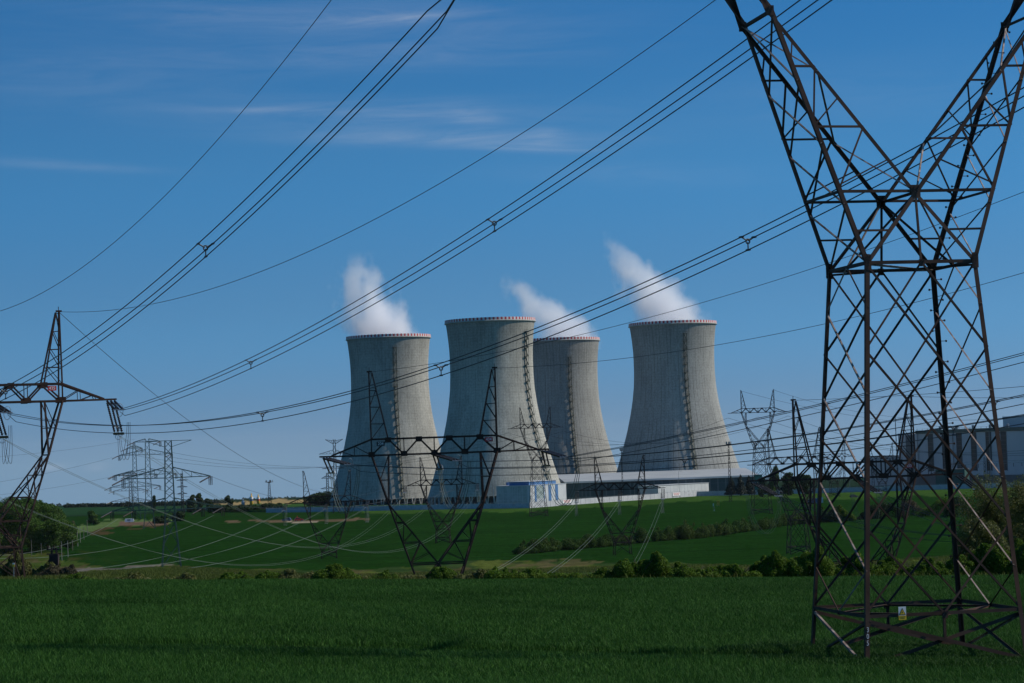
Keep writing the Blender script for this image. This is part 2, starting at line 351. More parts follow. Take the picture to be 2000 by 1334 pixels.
put(track(XX, YY), (.008, .016, .006));  # shadow of the near pylon painted as a dark ground band
ca = gm.color_attributes.new('cover', 'FLOAT_COLOR', 'POINT')
ca.data.foreach_set('color', np.concatenate([COL.reshape(-1, 3), np.ones((nr_ * nc_, 1))], 1).astype(np.float32).ravel())
# young wheat on the near field: real blades, one uncountable mass
def blades(name, n, dlo, dhi, h, wd, matl, keep=None, lat=.235, zoff=0.0, colfn=None):
    d = np.sqrt(rng.random(n) * (dhi ** 2 - dlo ** 2) + dlo ** 2); a = (rng.random(n) * 2 - 1) * lat
    x = a * d; y = d
    if keep is not None:
        k = keep(x, y); x, y = x[k], y[k]; n = len(x)
    z = gz(x, y) + zoff
    hh = h * (.6 + .6 * rng.random(n)) * (.85 + .3 * vnoise(x, y, 3.0, 21)) * (.82 + .36 * vnoise(x * .45, y, 8.0, 22)) * (1 - .78 * track(x, y)); th = rng.random(n) * 2 * math.pi; ww = wd * (.6 + .8 * rng.random(n))  # blades shortened along the shadow band to deepen it
    tx = rng.normal(0, .27, n); ty = rng.normal(0, .27, n)
    bx, by = np.cos(th) * ww / 2, np.sin(th) * ww / 2
    b0 = np.stack([x - bx, y - by, z], 1); b1 = np.stack([x + bx, y + by, z], 1)
    m0 = np.stack([x + tx * hh * .4 - bx * .8, y + ty * hh * .4 - by * .8, z + hh * .65], 1); m1 = np.stack([x + tx * hh * .4 + bx * .8, y + ty * hh * .4 + by * .8, z + hh * .65], 1)
    tp = np.stack([x + tx * hh * 1.3, y + ty * hh * 1.3, z + hh * 1.0], 1)
    v = np.stack([b0, b1, m1, m0, tp], 1).reshape(-1, 3); o = np.arange(n)[:, None] * 5
    f = np.concatenate([o + [0, 1, 2], o + [0, 2, 3], o + [3, 2, 4]], 1).reshape(-1, 3)
    me = npmesh(name, v, f)
    # per-blade tone
    tone = np.repeat(rng.random(n) ** 2.2, 5).astype(np.float32)
    at = me.attributes.new('tone', 'FLOAT', 'POINT'); at.data.foreach_set('value', tone)
    me.materials.append(matl); return ob(name, me)
def leafmat(name, c0, c1, c2, rough=.45, trans=.25, nscale=.2, spec=.35):
    m = mat(name, c0, rough, 0, spec); t = m.node_tree; b = t.nodes['Principled BSDF']
    a = nd(t, 'ShaderNodeAttribute', attribute_name='tone')
    x = nd(t, 'ShaderNodeMix', data_type='RGBA'); x.inputs[6].default_value = (*c0, 1); x.inputs[7].default_value = (*c1, 1); t.links.new(a.outputs['Fac'], x.inputs[0])
    tc = nd(t, 'ShaderNodeTexCoord'); n = nd(t, 'ShaderNodeTexNoise', inp={'Scale': nscale, 'Detail': 3.0}); t.links.new(tc.outputs['Object'], n.inputs['Vector'])
    r = nd(t, 'ShaderNodeMapRange', inp={'From Min': .45, 'From Max': .7}); t.links.new(n.outputs['Fac'], r.inputs['Value'])
    y = nd(t, 'ShaderNodeMix', data_type='RGBA'); t.links.new(x.outputs[2], y.inputs[6]); y.inputs[7].default_value = (*c2, 1); t.links.new(mth(t, 'MULTIPLY', r.outputs[0], .6), y.inputs[0])
    t.links.new(y.outputs[2], b.inputs['Base Color'])
    if trans:
        tr = nd(t, 'ShaderNodeBsdfTranslucent'); t.links.new(y.outputs[2], tr.inputs[0])
        ms = nd(t, 'ShaderNodeMixShader', inp={0: trans}); t.links.new(b.outputs[0], ms.inputs[1]); t.links.new(tr.outputs[0], ms.inputs[2]); t.links.new(ms.outputs[0], t.nodes['Material Output'].inputs[0])
    return m
M['wheat'] = leafmat('wheat_leaf', (.0155, .058, .0065), (.095, .225, .042), (.011, .046, .005), .5, .2, .10, .06)
tag(blades('wheat_crop', 1650000, 71, 168, .32, .0155, M['wheat'], lambda x, y: rng.random(len(x)) > .55 * track(x, y), .255), None, None, kind='stuff')  # wheat also thinned along the painted shadow band
# rank grass round the pylon feet
NEAR_O = gpt(1791, 97.0)            # foot centre of the near pylon
def near_feet(x, y):
    r = np.hypot(x - NEAR_O.x, y - NEAR_O.y); return (r < 6.5 + 2.2 * vnoise(x, y, 1.7, 3)) & (rng.random(len(x)) < 1.25 - r / 7.5)
M['weeds'] = leafmat('rank_grass_leaf', (.014, .050, .008), (.045, .115, .016), (.035, .085, .014), .6, .25, .35, .1)
tag(blades('rank_grass', 700000, 86, 108, .36, .04, M['weeds'], near_feet), None, None, kind='stuff')

# ------------------------------------------------------------------ lattice pylons (one family: forked body, cross beam, two earth-wire peaks)
WH, KX_, KY_, KZ = 2.28, 5.6, 1.8, 9.9
AY, AZ = 1.95, 2.8
ZL, ZU, XO, XI, YB, ZP, XT = 15.8, 17.7, 7.45, 5.45, 1.0, 25.7, 13.6
ZPS = {-1: ZP, 1: ZP}
def lerp(a, b, t): return tuple(a[i] + (b[i] - a[i]) * t for i in range(3))
class Lat:
    """collects members either as real steel angles (near) or square bars (far)"""
    def __init__(s, L, k=1.0): s.L = L; s.k = k; s.mb = MB()
    def chord(s, a, b, sx, sy, w=.17):
        if s.L: s.mb.ang(a, b, (-sx, 0, 0), (0, -sy, 0), w * 1.15, .022)
        else: s.mb.bar(a, b, w * s.k)
    def br(s, a, b, n, w=.085, mi=0, gap=0.0):
        s.mb.mi = mi
        if s.L:
            a = Vector(a); b = Vector(b); n = Vector(n).normalized(); x = (b - a).normalized(); e = n.cross(x)
            o = -n * (.012 + gap)
            if (e.z < 0) != (mi == 1): e = -e
            s.mb.ang(a + o - e * w / 2, b + o - e * w / 2, e, -n, w, .012)
        else: s.mb.bar(a, b, w * s.k)
        s.mb.mi = 0
FACES = (((-1, -1), (1, -1), (0, -1, 0)), ((1, -1), (1, 1), (1, 0, 0)), ((1, 1), (-1, 1), (0, 1, 0)), ((-1, 1), (-1, -1), (-1, 0, 0)))
def cat_pylon(root, hb, mats, L=False, k=1.0, plates=True):
    """parts under root; z = 0 is the ground, z = hb the waist"""
    tp = .0663
    def hw(z): return WH + (hb - z) * tp if z < hb else WH
    def cor(sx, sy, z): return (sx * hw(z), sy * hw(z), z)
    H = lambda p: (p[0], p[1], p[2] + hb)
    for sx, sy in ((-1, -1), (1, -1), (1, 1), (-1, 1)):
        q = Lat(L, k); q.chord(cor(sx, sy, -.4), cor(sx, sy, hb), sx, sy, .15); q.mb.build('leg', mats, root)
    belt = 2.05 if hb > 4.5 else .3
    npan = max(1, int(round((hb - belt) / 3.39)))
    zs = [hb - (hb - belt) * i / npan for i in range(npan + 1)]
    q = Lat(L, k)
    for fi, (A, B, n) in enumerate(FACES):
        pa = lambda z: cor(A[0], A[1], z); pb = lambda z: cor(B[0], B[1], z)
        if fi in (0, 2):           # front and back: double lattice, each brace spans two panels
            for i in range(npan - 1):
                q.br(pa(zs[i]), pb(zs[i + 2]), n, .08); q.br(pb(zs[i]), pa(zs[i + 2]), n, .08, gap=.13 if L else 0)
            mt, mb_ = lerp(pa(zs[0]), pb(zs[0]), .5), lerp(pa(belt), pb(belt), .5)
            if npan > 1:
                q.br(mt, pa(zs[1]), n, .08); q.br(mt, pb(zs[1]), n, .08); q.br(pa(zs[-2]), mb_, n, .08); q.br(pb(zs[-2]), mb_, n, .08)
            else: q.br(pa(zs[0]), pb(zs[1]), n, .08); q.br(pb(zs[0]), pa(zs[1]), n, .08, gap=.13 if L else 0)
        else:                      # narrow sides: crosses offset by half a panel
            hs_ = [(zs[i] + zs[i + 1]) / 2 for i in range(npan)]
            for i in range(npan - 1):
                q.br(pa(hs_[i]), pb(hs_[i + 1]), n, .065, int(fi == 3)); q.br(pb(hs_[i]), pa(hs_[i + 1]), n, .065, int(fi == 1), gap=.09 if L else 0)
            mt, mb_ = lerp(pa(zs[0]), pb(zs[0]), .5), lerp(pa(belt), pb(belt), .5)
            q.br(mt, pa(hs_[0]), n, .065, 1); q.br(mt, pb(hs_[0]), n, .065); q.br(pa(hs_[-1]), mb_, n, .065); q.br(pb(hs_[-1]), mb_, n, .065, 1)
    q.mb.build('body_bracing', mats, root)
    q = Lat(L, k)                  # waist ring
    for A, B, n in FACES: q.br(cor(*A, hb), cor(*B, hb), n, .13)
    q.br(cor(-1, -1, hb), cor(1, 1, hb), (0, 0, 1), .08, 1); q.br(cor(1, -1, hb - .1), cor(-1, 1, hb - .1), (0, 0, 1), .08)
    q.mb.build('waist_frame', mats, root)
    if belt > 1:
        q = Lat(L, k)
        for A, B, n in FACES: q.br(cor(*A, belt), cor(*B, belt), n, .13)
        mids = [lerp(cor(*A, belt), cor(*B, belt), .5) for A, B, n in FACES]
        for i in range(4): q.br(mids[i], mids[(i + 1) % 4], (0, 0, 1), .09)
        for fi, (A, B, n) in enumerate(FACES):
            q.br(cor(*A, belt - .15), cor(*B, .12), n, .14 if fi % 2 == 0 else .09, 0 if fi % 2 == 0 else 1); q.br(cor(*B, belt - .15), cor(*A, .12), n, .14 if fi % 2 == 0 else .09, gap=.16 if L else 0)
            if fi % 2 == 0:
                c = lerp(cor(*A, belt), cor(*B, belt), .5); q.br(c, (c[0], c[1], belt / 2 - .02), n, .10)
        q.mb.build('belt_frame', mats, root)
    # neck between waist and apex
    q = Lat(L, k)
    def oc(sx, sy, t): return H(lerp((sx * WH, sy * WH, 0), (sx * KX_, sy * KY_, KZ), t))      # outer fork chord
    def ic(sx, sy, t): return H(lerp((0, sy * AY, AZ), (sx * KX_, sy * KY_, KZ), t))           # inner fork chord
    ta = AZ / KZ
    for sy in (-1, 1):
        n = (0, sy, 0)
        for sx in (-1, 1):
            q.chord(H((0, sy * AY, AZ)), cor(sx, sy, hb), sx, sy, .125)
            q.br(H((0, sy * AY, AZ)), oc(sx, sy, ta), n, .11)
            q.br(lerp(H((0, sy * AY, AZ)), cor(sx, sy, hb), .55), oc(sx, sy, ta * .45), n, .08)
        q.br(H((0, sy * AY, AZ)), (0, sy * WH, hb), n, .08)
    for sx in (-1, 1):
        q.br(oc(sx, -1, ta), oc(sx, 1, ta), (sx, 0, 0), .10)
        q.br(H((0, -AY, AZ)), lerp(cor(sx, 1, hb), cor(sx, -1, hb), .5), (sx, 0, 1), .08); q.br(H((0, AY, AZ)), lerp(cor(sx, 1, hb), cor(sx, -1, hb), .5), (sx, 0, 1), .08)
    q.br(H((0, -AY, AZ)), H((0, AY, AZ)), (0, 0, 1), .10)
    q.mb.build('neck_frame', mats, root)
    # fork arms
    for sx in (-1, 1):
        q = Lat(L, k)
        T = (ta, .54, .78, 1.0)
        for sy in (-1, 1):
            q.chord(oc(sx, sy, 0), oc(sx, sy, 1), sx, sy, .145); q.chord(ic(sx, sy, 0), ic(sx, sy, 1), -sx, sy, .125)
            n = (0, sy, 0); ti = lambda t: (t - ta) / (1 - ta)
            for i in (1, 2):
                q.br(oc(sx, sy, T[i]), ic(sx, sy, ti(T[i])), n, .085)
                q.br(ic(sx, sy, ti(T[i])), oc(sx, sy, T[i - 1]), n, .075)
                q.br(ic(sx, sy, ti((T[i] + T[i + 1]) / 2)), oc(sx, sy, T[i]), n, .06)
            q.br(ic(sx, sy, ti((T[0] + T[1]) / 2)), oc(sx, sy, T[0] + .02), n, .055)
        S = (0, .23, .47, .72, 1.0)
        for i in range(4):         # outer and inner faces of the fork arm
            q.br(oc(sx, 1, S[i + 1]), oc(sx, -1, S[i]), (sx, 0, -.5), .06, 1); q.br(oc(sx, -1, S[i + 1]), oc(sx, 1, S[i]), (sx, 0, -.5), .06, gap=.08 if L else 0)
        for i in range(3):
            a = 1 if i % 2 else -1
            q.br(ic(sx, a, i / 3), ic(sx, -a, (i + 1) / 3), (-sx, 0, .5), .062, 1)
        q.br(oc(sx, -1, 1), oc(sx, 1, 1), (sx, 0, 0), .12)
        # knee up to the beam
        for sy in (-1, 1):
            kn = H((sx * KX_, sy * KY_, KZ)); o_ = H((sx * XO, sy * YB, ZL)); i_ = H((sx * XI, sy * YB, ZL)); n = (0, sy, 0)
            q.chord(kn, o_, sx, sy, .16); q.chord(kn, i_, -sx, sy, .16)
            q.br(lerp(kn, o_, .5), lerp(kn, i_, .5), n, .07); q.br(lerp(kn, o_, .5), i_, n, .07)
        for t_ in (.3, .65):
            q.br(lerp(H((sx * KX_, -KY_, KZ)), H((sx * XO, -YB, ZL)), t_), lerp(H((sx * KX_, KY_, KZ)), H((sx * XO, YB, ZL)), t_), (sx, 0, 0), .07)
        q.mb.build('fork_arm', mats, root)
    # beam
    q = Lat(L, k)
    bx = (-XO, -3.6, 0, 3.6, XO); tx = (-XO, -XI, -1.8, 1.8, XI, XO)
    for sy in (-1, 1):
        n = (0, sy, 0)
        for z in (ZL, ZU): q.mb.bar(H((-XO, sy * YB, z)), H((XO, sy * YB, z)), .17 * k)
        seq = [(-XO, ZL), (-XI, ZU), (-3.6, ZL), (-1.8, ZU), (0, ZL), (1.8, ZU), (3.6, ZL), (XI, ZU), (XO, ZL)]
        for a, b in zip(seq, seq[1:]): q.br(H((a[0], sy * YB, a[1])), H((b[0], sy * YB, b[1])), n, .14)
        for x in (-3.6, 0, 3.6): q.br(H((x, sy * YB, ZL)), H((x, sy * YB, ZU)), n, .07)
        for x in (-XO, XO): q.br(H((x, sy * YB, ZL)), H((x, sy * YB, ZU)), n, .12)
        if plates:
            for x, z in seq: q.mb.plate(H((x, sy * (YB + .06), z + (.12 if z == ZL else -.12))), (1, 0, 0), (0, 0, 1), (0, 1, 0), .75, .62, .03)
    for i in range(8):
        x0, x1 = -XO + i * XO / 4, -XO + (i + 1) * XO / 4; a = 1 if i % 2 else -1
        for z in (ZL, ZU): q.br(H((x0, a * YB, z)), H((x1, -a * YB, z)), (0, 0, 1), .06)
    q.mb.build('cross_beam', mats, root)
    for sx in (-1, 1):             # cantilevers
        q = Lat(L, k)
        for sy in (-1, 1):
            tipl = H((sx * XT, sy * .3, ZL + .05)); lo = H((sx * XO, sy * YB, ZL)); hi = H((sx * XO, sy * YB, ZU)); tu = H((sx * (XT - 1.4), sy * .38, ZL + .12)); n = (0, sy, 0)
            q.mb.bar(lo, tipl, .15 * k); q.mb.bar(hi, tu, .15 * k)
            c1 = lerp(lo, tipl, .33); c2 = lerp(lo, tipl, .62); d1 = lerp(hi, tu, .42); d2 = lerp(hi, tu, .75)
            q.br(lo, d1, n, .07); q.br(c1, d1, n, .05); q.br(c1, d2, n, .06); q.br(c2, d2, n, .05)
        for t_ in (.33, .66, 1): q.br(lerp(H((sx * XO, -YB, ZL)), H((sx * XT, -.3, ZL + .05)), t_), lerp(H((sx * XO, YB, ZL)), H((sx * XT, .3, ZL + .05)), t_), (0, 0, 1), .08)
        q.mb.build('cross_arm', mats, root)
    for sx in (-1, 1):             # earth-wire peaks
        q = Lat(L, k); ap = H((sx * XO, 0, ZPS[sx]))
        for sy in (-1, 1):
            o_ = H((sx * XO, sy * YB, ZU)); i_ = H((sx * XI, sy * YB, ZU)); ao = (ap[0] + sx * .05, sy * .12, ap[2]); ai = (ap[0] - sx * .32, sy * .12, ap[2] - .1)
            q.mb.bar(o_, ao, .13 * k); q.mb.bar(i_, ai, .13 * k)
            for j in range(4):
                a0, a1 = j / 4, (j + 1) / 4
                q.br(lerp(o_, ao, a1 - .02), lerp(i_, ai, a1 - .02), (0, sy, 0), .06); q.br(lerp(o_, ao, a0), lerp(i_, ai, a1), (0, sy, 0), .06)
        q.mb.bar(ap, (ap[0], 0, ap[2] + .55), .05 * k); q.mb.bar((ap[0] - .3, 0, ap[2] + .05), (ap[0] + .35, 0, ap[2] + .05), .16 * k)
        q.mb.build('peak', mats, root)

def mw(root, p):
    c, s_ = math.cos(root.rotation_euler.z), math.sin(root.rotation_euler.z)
    return Vector((root.location.x + p[0] * c - p[1] * s_, root.location.y + p[0] * s_ + p[1] * c, root.location.z + p[2]))
def inv(root, p):
    c, s_ = math.cos(root.rotation_euler.z), math.sin(root.rotation_euler.z); q = Vector(p) - root.location
    return Vector((q.x * c + q.y * s_, -q.x * s_ + q.y * c, q.z))
def strings(root, p_loc, target, drop=.34, ln=5.6, n=3, ring=True, nd_=15, r=.14, sp=.42):
    """insulator strings from the local point towards the world point target; returns the world point where the wire starts"""
    a = Vector(p_loc); b = inv(root, target); d = (b - a); d.z = 0; d.normalize(); d = Vector((d.x, d.y, -drop)).normalized()
    mb = MB(); sd = Vector((-d.y, d.x, 0)).normalized()
    for i in range(n):
        o = sd * (i - (n - 1) / 2) * sp; pts = []; rr = []
        for j in range(nd_):
            for f_, q_ in ((.06, .04), (.16, r), (.5, r * .85), (.62, .04)):
                pts.append(a + o + d * (.35 + (ln - .9) * (j + f_) / nd_)); rr.append(q_)
        mb.mi = 0; mb.tube(pts, rr, 7)
        mb.mi = 1; mb.tube([a + o, a + o + d * .36], .035, 5); mb.tube([a + o + d * (ln - .6), a + d * ln + o * .6], .035, 5)
    mb.mi = 1; mb.plate(a + d * (ln - .3), sd, d, sd.cross(d), sp * n, .35, .04)
    if ring:
        c = a + d * (ln - .1); e = sd.cross(d)
        mb.tube([c + (e * math.cos(x * math.pi / 6) * .75 + sd * math.sin(x * math.pi / 6) * .4) for x in range(13)], .03, 5)
    mb.build('insulator_string', [M['insulator'], M['galv']], root)
    return mw(root, a + d * ln)
def jumper(root, w0, w1, drop=3.6, mt=None, n=3, r=.03):
    """slack jumper loop joining the two wire ends of one phase"""
    a, b = inv(root, w0), inv(root, w1); mb = MB(); sd = Vector((1, 0, 0))
    for i in range(n):
        o = sd * (i - (n - 1) / 2) * .4; pts = []
        for j in range(17):
            t_ = j / 16; p = a.lerp(b, t_); p = p + o * (.4 + .6 * math.sin(math.pi * t_)); p.z -= drop * math.sin(math.pi * t_) ** .6; pts.append(p)
        mb.tube(pts, r, 5)
    mb.build('jumper_loop', mt or M['wire'], root)

# ------------------------------------------------------------------ wires
def cpts(P0, P1, sag, n=48):
    P0, P1 = Vector(P0), Vector(P1); out = []
    for i in range(n + 1):
        t_ = i / n; p = P0.lerp(P1, t_); p.z -= 4 * sag * t_ * (1 - t_); out.append(p)
    return out
def fit(P0, P1, u, v):
    """sag that makes the span pass the pixel (u, v)"""
    lo, hi = -12.0, 60.0
    def vat(s):
        pr = [proj(p) for p in cpts(P0, P1, s, 160)]
        best = None
        for a, b in zip(pr, pr[1:]):
            if (a[0] - u) * (b[0] - u) <= 0 and a[0] != b[0]:
                f_ = (u - a[0]) / (b[0] - a[0]); best = a[1] + (b[1] - a[1]) * f_
        return best
    if vat(0) is None: return 6.0
    for _ in range(40):
        mid = (lo + hi) / 2
        if vat(mid) < v: lo = mid
        else: hi = mid
    return (lo + hi) / 2
def wire(name, label, P0, P1, sag, r, matl=None, group=None, cat='cable'):
    o0 = Vector(P0); mb = MB(); mb.tube([p - o0 for p in cpts(P0, P1, sag)], r, 6)
    o = mb.build(name, matl or M['wire'], None, loc=o0); return tag(o, label, cat, group)
TRI = ((-.42, .0), (.42, .0), (0, -.72))
def bundle(label, P0, P1, sag, r, offs=TRI, spac=(), matl=None, group=None, conv=True, k=1.0):
    P0, P1 = Vector(P0), Vector(P1); matl = matl or M['wire']
    root = thing('conductor_bundle', label, 'power line', P0, 0, group)
    h = (P1 - P0); h.z = 0; h.normalize(); s_ = Vector((h.y, -h.x, 0)); base = cpts(P0, P1, sag, 60); L_ = (P1 - P0).length
    def opt(i, o):
        dd = min(i, 60 - i) / 60 * L_; q = min(1, .2 + dd / 2.6) if conv else 1
        return base[i] + (s_ * o[0] + Vector((0, 0, o[1]))) * q * k - P0
    for o in offs:
        mb = MB(); mb.tube([opt(i, o) for i in range(61)], r, 6); mb.build('conductor', matl, root)
    for t_ in spac:
        i = int(round(t_ * 60)); mb = MB(); c = sum((opt(i, o) for o in offs), Vector()) / len(offs)
        for o in offs:
            p = opt(i, o); mb.tube([c.lerp(p, .1), c.lerp(p, .95)], .04, 6); mb.tube([p - h * .2, p + h * .2], .06, 6)
        e1, e2 = s_, Vector((0, 0, 1)); mb.tube([c + (e1 * math.cos(a * math.pi / 6) + e2 * math.sin(a * math.pi / 6)) * .13 for a in range(13)], .04, 6)
        mb.build('spacer', M['wire'], root)
    return root

def text_mesh(txt, size, matl, parent, name, loc, rot=(math.pi / 2, 0, 0), ext=.004, sx=1.0):
    cu = bpy.data.curves.new('lettering', 'FONT'); cu.body = txt; cu.size = size; cu.extrude = ext; cu.align_x = 'CENTER'; cu.align_y = 'CENTER'
    tmp = bpy.data.objects.new('lettering', cu); C.objects.link(tmp)
    dg = bpy.context.evaluated_depsgraph_get(); me = bpy.data.meshes.new_from_object(tmp.evaluated_get(dg)); me.name = name
    bpy.data.objects.remove(tmp); bpy.data.curves.remove(cu)
    me.materials.clear(); me.materials.append(matl)
    o = ob(name, me, parent, loc); o.rotation_euler = rot; o.scale = (sx, 1, 1); return o
def number_plate(root, p, txt, back, fore, w=.95, h=.52):
    mb = MB(); mb.box((-w / 2, -.02, -h / 2), (w / 2, .02, h / 2)); pl = mb.build('number_plate', back, root, loc=p)
    text_mesh(txt, h * .92, fore, pl, 'plate_number', (0, -.026, 0), sx=.95); return pl

# the near pylon
NP = thing('lattice_pylon', 'huge rusty brown lattice pylon close by in the wheat, cut off by the top edge', 'pylon', NEAR_O, R_(11.5), 'lattice pylons')
HBN = 15.6
XO, XI, XT = 9.9, 7.6, 17.6; ZPS = {-1: 28.4, 1: 23.5}
cat_pylon(NP, HBN, [M['steel'], M['steel_pale']], L=True)
NXO, NXT, NZPS = XO, XT, ZPS
XO, XI, XT = 7.45, 5.45, 13.6; ZPS = {-1: ZP, 1: ZP}
mbp = MB()
def gusset(p, e1, e2, n, a, b_):
    mb = MB(); mb.plate((0, 0, 0), e1, e2, n, a, b_, .02); mb.mi = 1
    e1 = Vector(e1).normalized(); e2 = Vector(e2).normalized(); n_ = Vector(n).normalized()
    for i in range(2):
        for j in range(5):
            c = e1 * (i - .5) * a * .42 + e2 * (j - 2) * b_ * .19 + e1 * (j - 2) * .03 + n_ * .02; mb.plate(c, e1, e2, n, .035, .035, .03)
    mb.build('gusset_plate', [M['steel'], M['black']], NP, loc=p)
for sy in (-1, 1):
    gusset((0, sy * (AY + .02), HBN + AZ), (1, 0, 0), (0, 0, 1), (0, sy, 0), .38, .46)
    for sx in (-1, 1):
        gusset((sx * (WH - .08), sy * (WH + .03), HBN + .02), (1, 0, sx * .12), (0, 0, 1), (0, sy, 0), .27, .62)
        gusset((sx * KX_, sy * (KY_ + .02), HBN + KZ), (1, 0, 0), (0, 0, 1), (0, sy, 0), .32, .4)
for zz, sgn in ((2.05, 1), (HBN, 1)):
    for sy in (-1, 1): gusset((0, sy * (WH + (HBN - zz) * .0663 + .03), zz - .05), (1, 0, 0), (0, 0, 1), (0, sy, 0), .24, .28)
pg = MB(); pg.tube([(0, 0, 0), (.26, 0, 0)], .014, 6); pg.tube([(.25, 0, 0), (.30, 0, 0)], .045, 8); pgm = pg.mesh('step_bolt', M['steel'])
i = 0; z = 2.6
while z < HBN + KZ:
    if z < HBN: hwz = WH + (HBN - z) * .0663; px = (hwz, hwz)
    else: f_ = (z - HBN) / KZ; px = (WH + (KX_ - WH) * f_, WH + (KY_ - WH) * f_)
    o = ob('step_bolt', pgm, NP, (px[0], px[1], z)); o.rotation_euler = (0, 0, math.pi if i % 2 else 0) if True else (0, 0, 0)
    z += .42; i += 1
for j, ch in enumerate('305'):
    zz = 1.55 - j * .25
    text_mesh(ch, .27, M['white'], NP, 'painted_number', (-(WH + (HBN - zz) * .0663) + .085, -(WH + (HBN - zz) * .0663) - .012, zz), sx=.75)
ws = MB(); ws.box((-.15, -.008, -.25), (.15, .008, .25)); wsg = ws.build('warning_sign', M['white'], NP, loc=(-1.72, -3.22, 2.12))
mb = MB(); mb.box((-.152, -.014, -.252), (.152, .010, -.085)); mb.build('caption_panel', M['yellow'], wsg)
mb = MB(); mb.poly([(-.135, -.014, -.06), (.135, -.014, -.06), (0, -.014, .2), (-.135, -.009, -.06), (.135, -.009, -.06), (0, -.009, .2)], [(0, 1, 2), (5, 4, 3), (0, 3, 4, 1), (1, 4, 5, 2), (2, 5, 3, 0)]); mb.build('triangle_border', M['black'], wsg)
mb = MB(); mb.poly([(-.1, -.019, -.04), (.1, -.019, -.04), (0, -.019, .155), (-.1, -.013, -.04), (.1, -.013, -.04), (0, -.013, .155)], [(0, 1, 2), (5, 4, 3), (0, 3, 4, 1), (1, 4, 5, 2), (2, 5, 3, 0)]); mb.build('triangle_face', M['yellow'], wsg)
mb = MB(); mb.poly([(0.012, -.024, .105), (-.03, -.024, .03), (-.004, -.024, .035), (-.012, -.024, -.025), (.03, -.024, .05), (.004, -.024, .045)], [(0, 1, 2), (0, 2, 5), (2, 3, 4), (2, 4, 5)]); mb.build('lightning_bolt', M['black'], wsg)
for k_ in range(2):
    mb = MB(); mb.box((-.11 + .02 * k_, -.018, -.14 - .05 * k_), (.11 - .02 * k_, -.0145, -.125 - .05 * k_)); mb.build('caption_line', M['black'], wsg)
# concrete pad at the right foot
pq = mw(NP, (3.3 - .2, 3.1, 0)); mb = MB(); mb.lathe([(1.05, -.4), (1.02, .10), (.9, .16), (0.02, .18)], 18)
fo = mb.build('foundation_pad', noisy('lichen_concrete', (.30, .26, .20), (.2, .17, .12), 2, .9), NP, loc=(3.5, 1.6, 0)); fo.scale = (1.0, .8, 1)

CATS = {}
def far_pylon(key, label, u, d, hb, yaw, mt='steel_far', k=1.0, loc=None, plates=True):
    p = loc or gpt(u, d)
    root = thing('lattice_pylon', label, 'pylon', p, R_(yaw), 'lattice pylons')
    cat_pylon(root, hb, [M[mt], M[mt]], False, k, plates); root['hb'] = hb; CATS[key] = root; return root
def apex_hb(u, v, d):
    """waist height above ground that puts the fork apex at pixel row v"""
    p = at(u, v, d); g = gpt(u, d); return p.z - AZ - g.z
PM = far_pylon('mid', 'brown lattice pylon before the two left cooling towers, with plates 204 and 434', 859, 291, apex_hb(859, 1100, 291), 3, 'steel_mid', 1.25)
PLd = 268
PL = far_pylon('left', 'brown lattice pylon cut by the left edge, carrying plate 435', -5, PLd, apex_hb(-5, 1019, PLd), 22, 'steel_mid', 1.25)
PF = far_pylon('f', 'dark lattice pylon whose beam and two peaks show through the legs of the near pylon', 1680, 306, apex_hb(1680, 1137, 306), 4, 'steel_mid', 1.25)
PA = far_pylon('a', 'small forked pylon in the field left of the cooling towers, nearest to the red car', 643, 780, apex_hb(643, 1061, 780), 6, 'steel_mid', 1.5)
PB = far_pylon('b', 'small forked pylon seen through the fork of the pylon with plate 204', 866, 880, apex_hb(866, 1018, 880), -4, 'steel_mid', 1.4)
PC = far_pylon('c', 'forked pylon in the field before the long low hall, its feet by the diagonal hedge', 1216, 735, apex_hb(1216, 1041, 735), 5, 'steel_mid', 1.3)
PD = far_pylon('d', 'tall slim pylon in front of the second cooling tower and the white and blue building', 1052, 1190, apex_hb(1052, 888, 1190), 8, 'steel_far', 1.3)
PE = far_pylon('e', 'tall pylon against the sky just right of the rightmost cooling tower', 1488, 1100, apex_hb(1488, 862, 1100), 4, 'steel_far', 1.35)
PG = far_pylon('g', 'dark forked pylon between the near pylon and the tall pylon beside the rightmost tower', 1560, 690, apex_hb(1560, 996, 690), 5, 'steel_far', 1.25)
PH = far_pylon('h', 'small distant pylon before the dark gap of the turbine hall, behind the plant wall', 1724, 1560, apex_hb(1724, 936, 1560), 0, 'steel_far', 1.3)
PI = far_pylon('i', 'distant pylon standing behind the near pylon, left of the grey annex', 1630, 1480, apex_hb(1630, 935, 1480), 6, 'steel_far', 1.3)
hbm = PM['hb']
number_plate(PM, (-6.35, -YB - .1, hbm + ZU - .55), '204', M['black'], M['white'])
number_plate(PM, (6.45, -YB - .1, hbm + ZU - .45), '434', M['red'], M['white'])
number_plate(PL, (6.3, -YB - .1, PL['hb'] + ZU - .5), '435', M['red'], M['white'])
number_plate(PF, (6.6, -YB - .1, PF['hb'] + ZU - .65), '433', M['red'], M['white'])

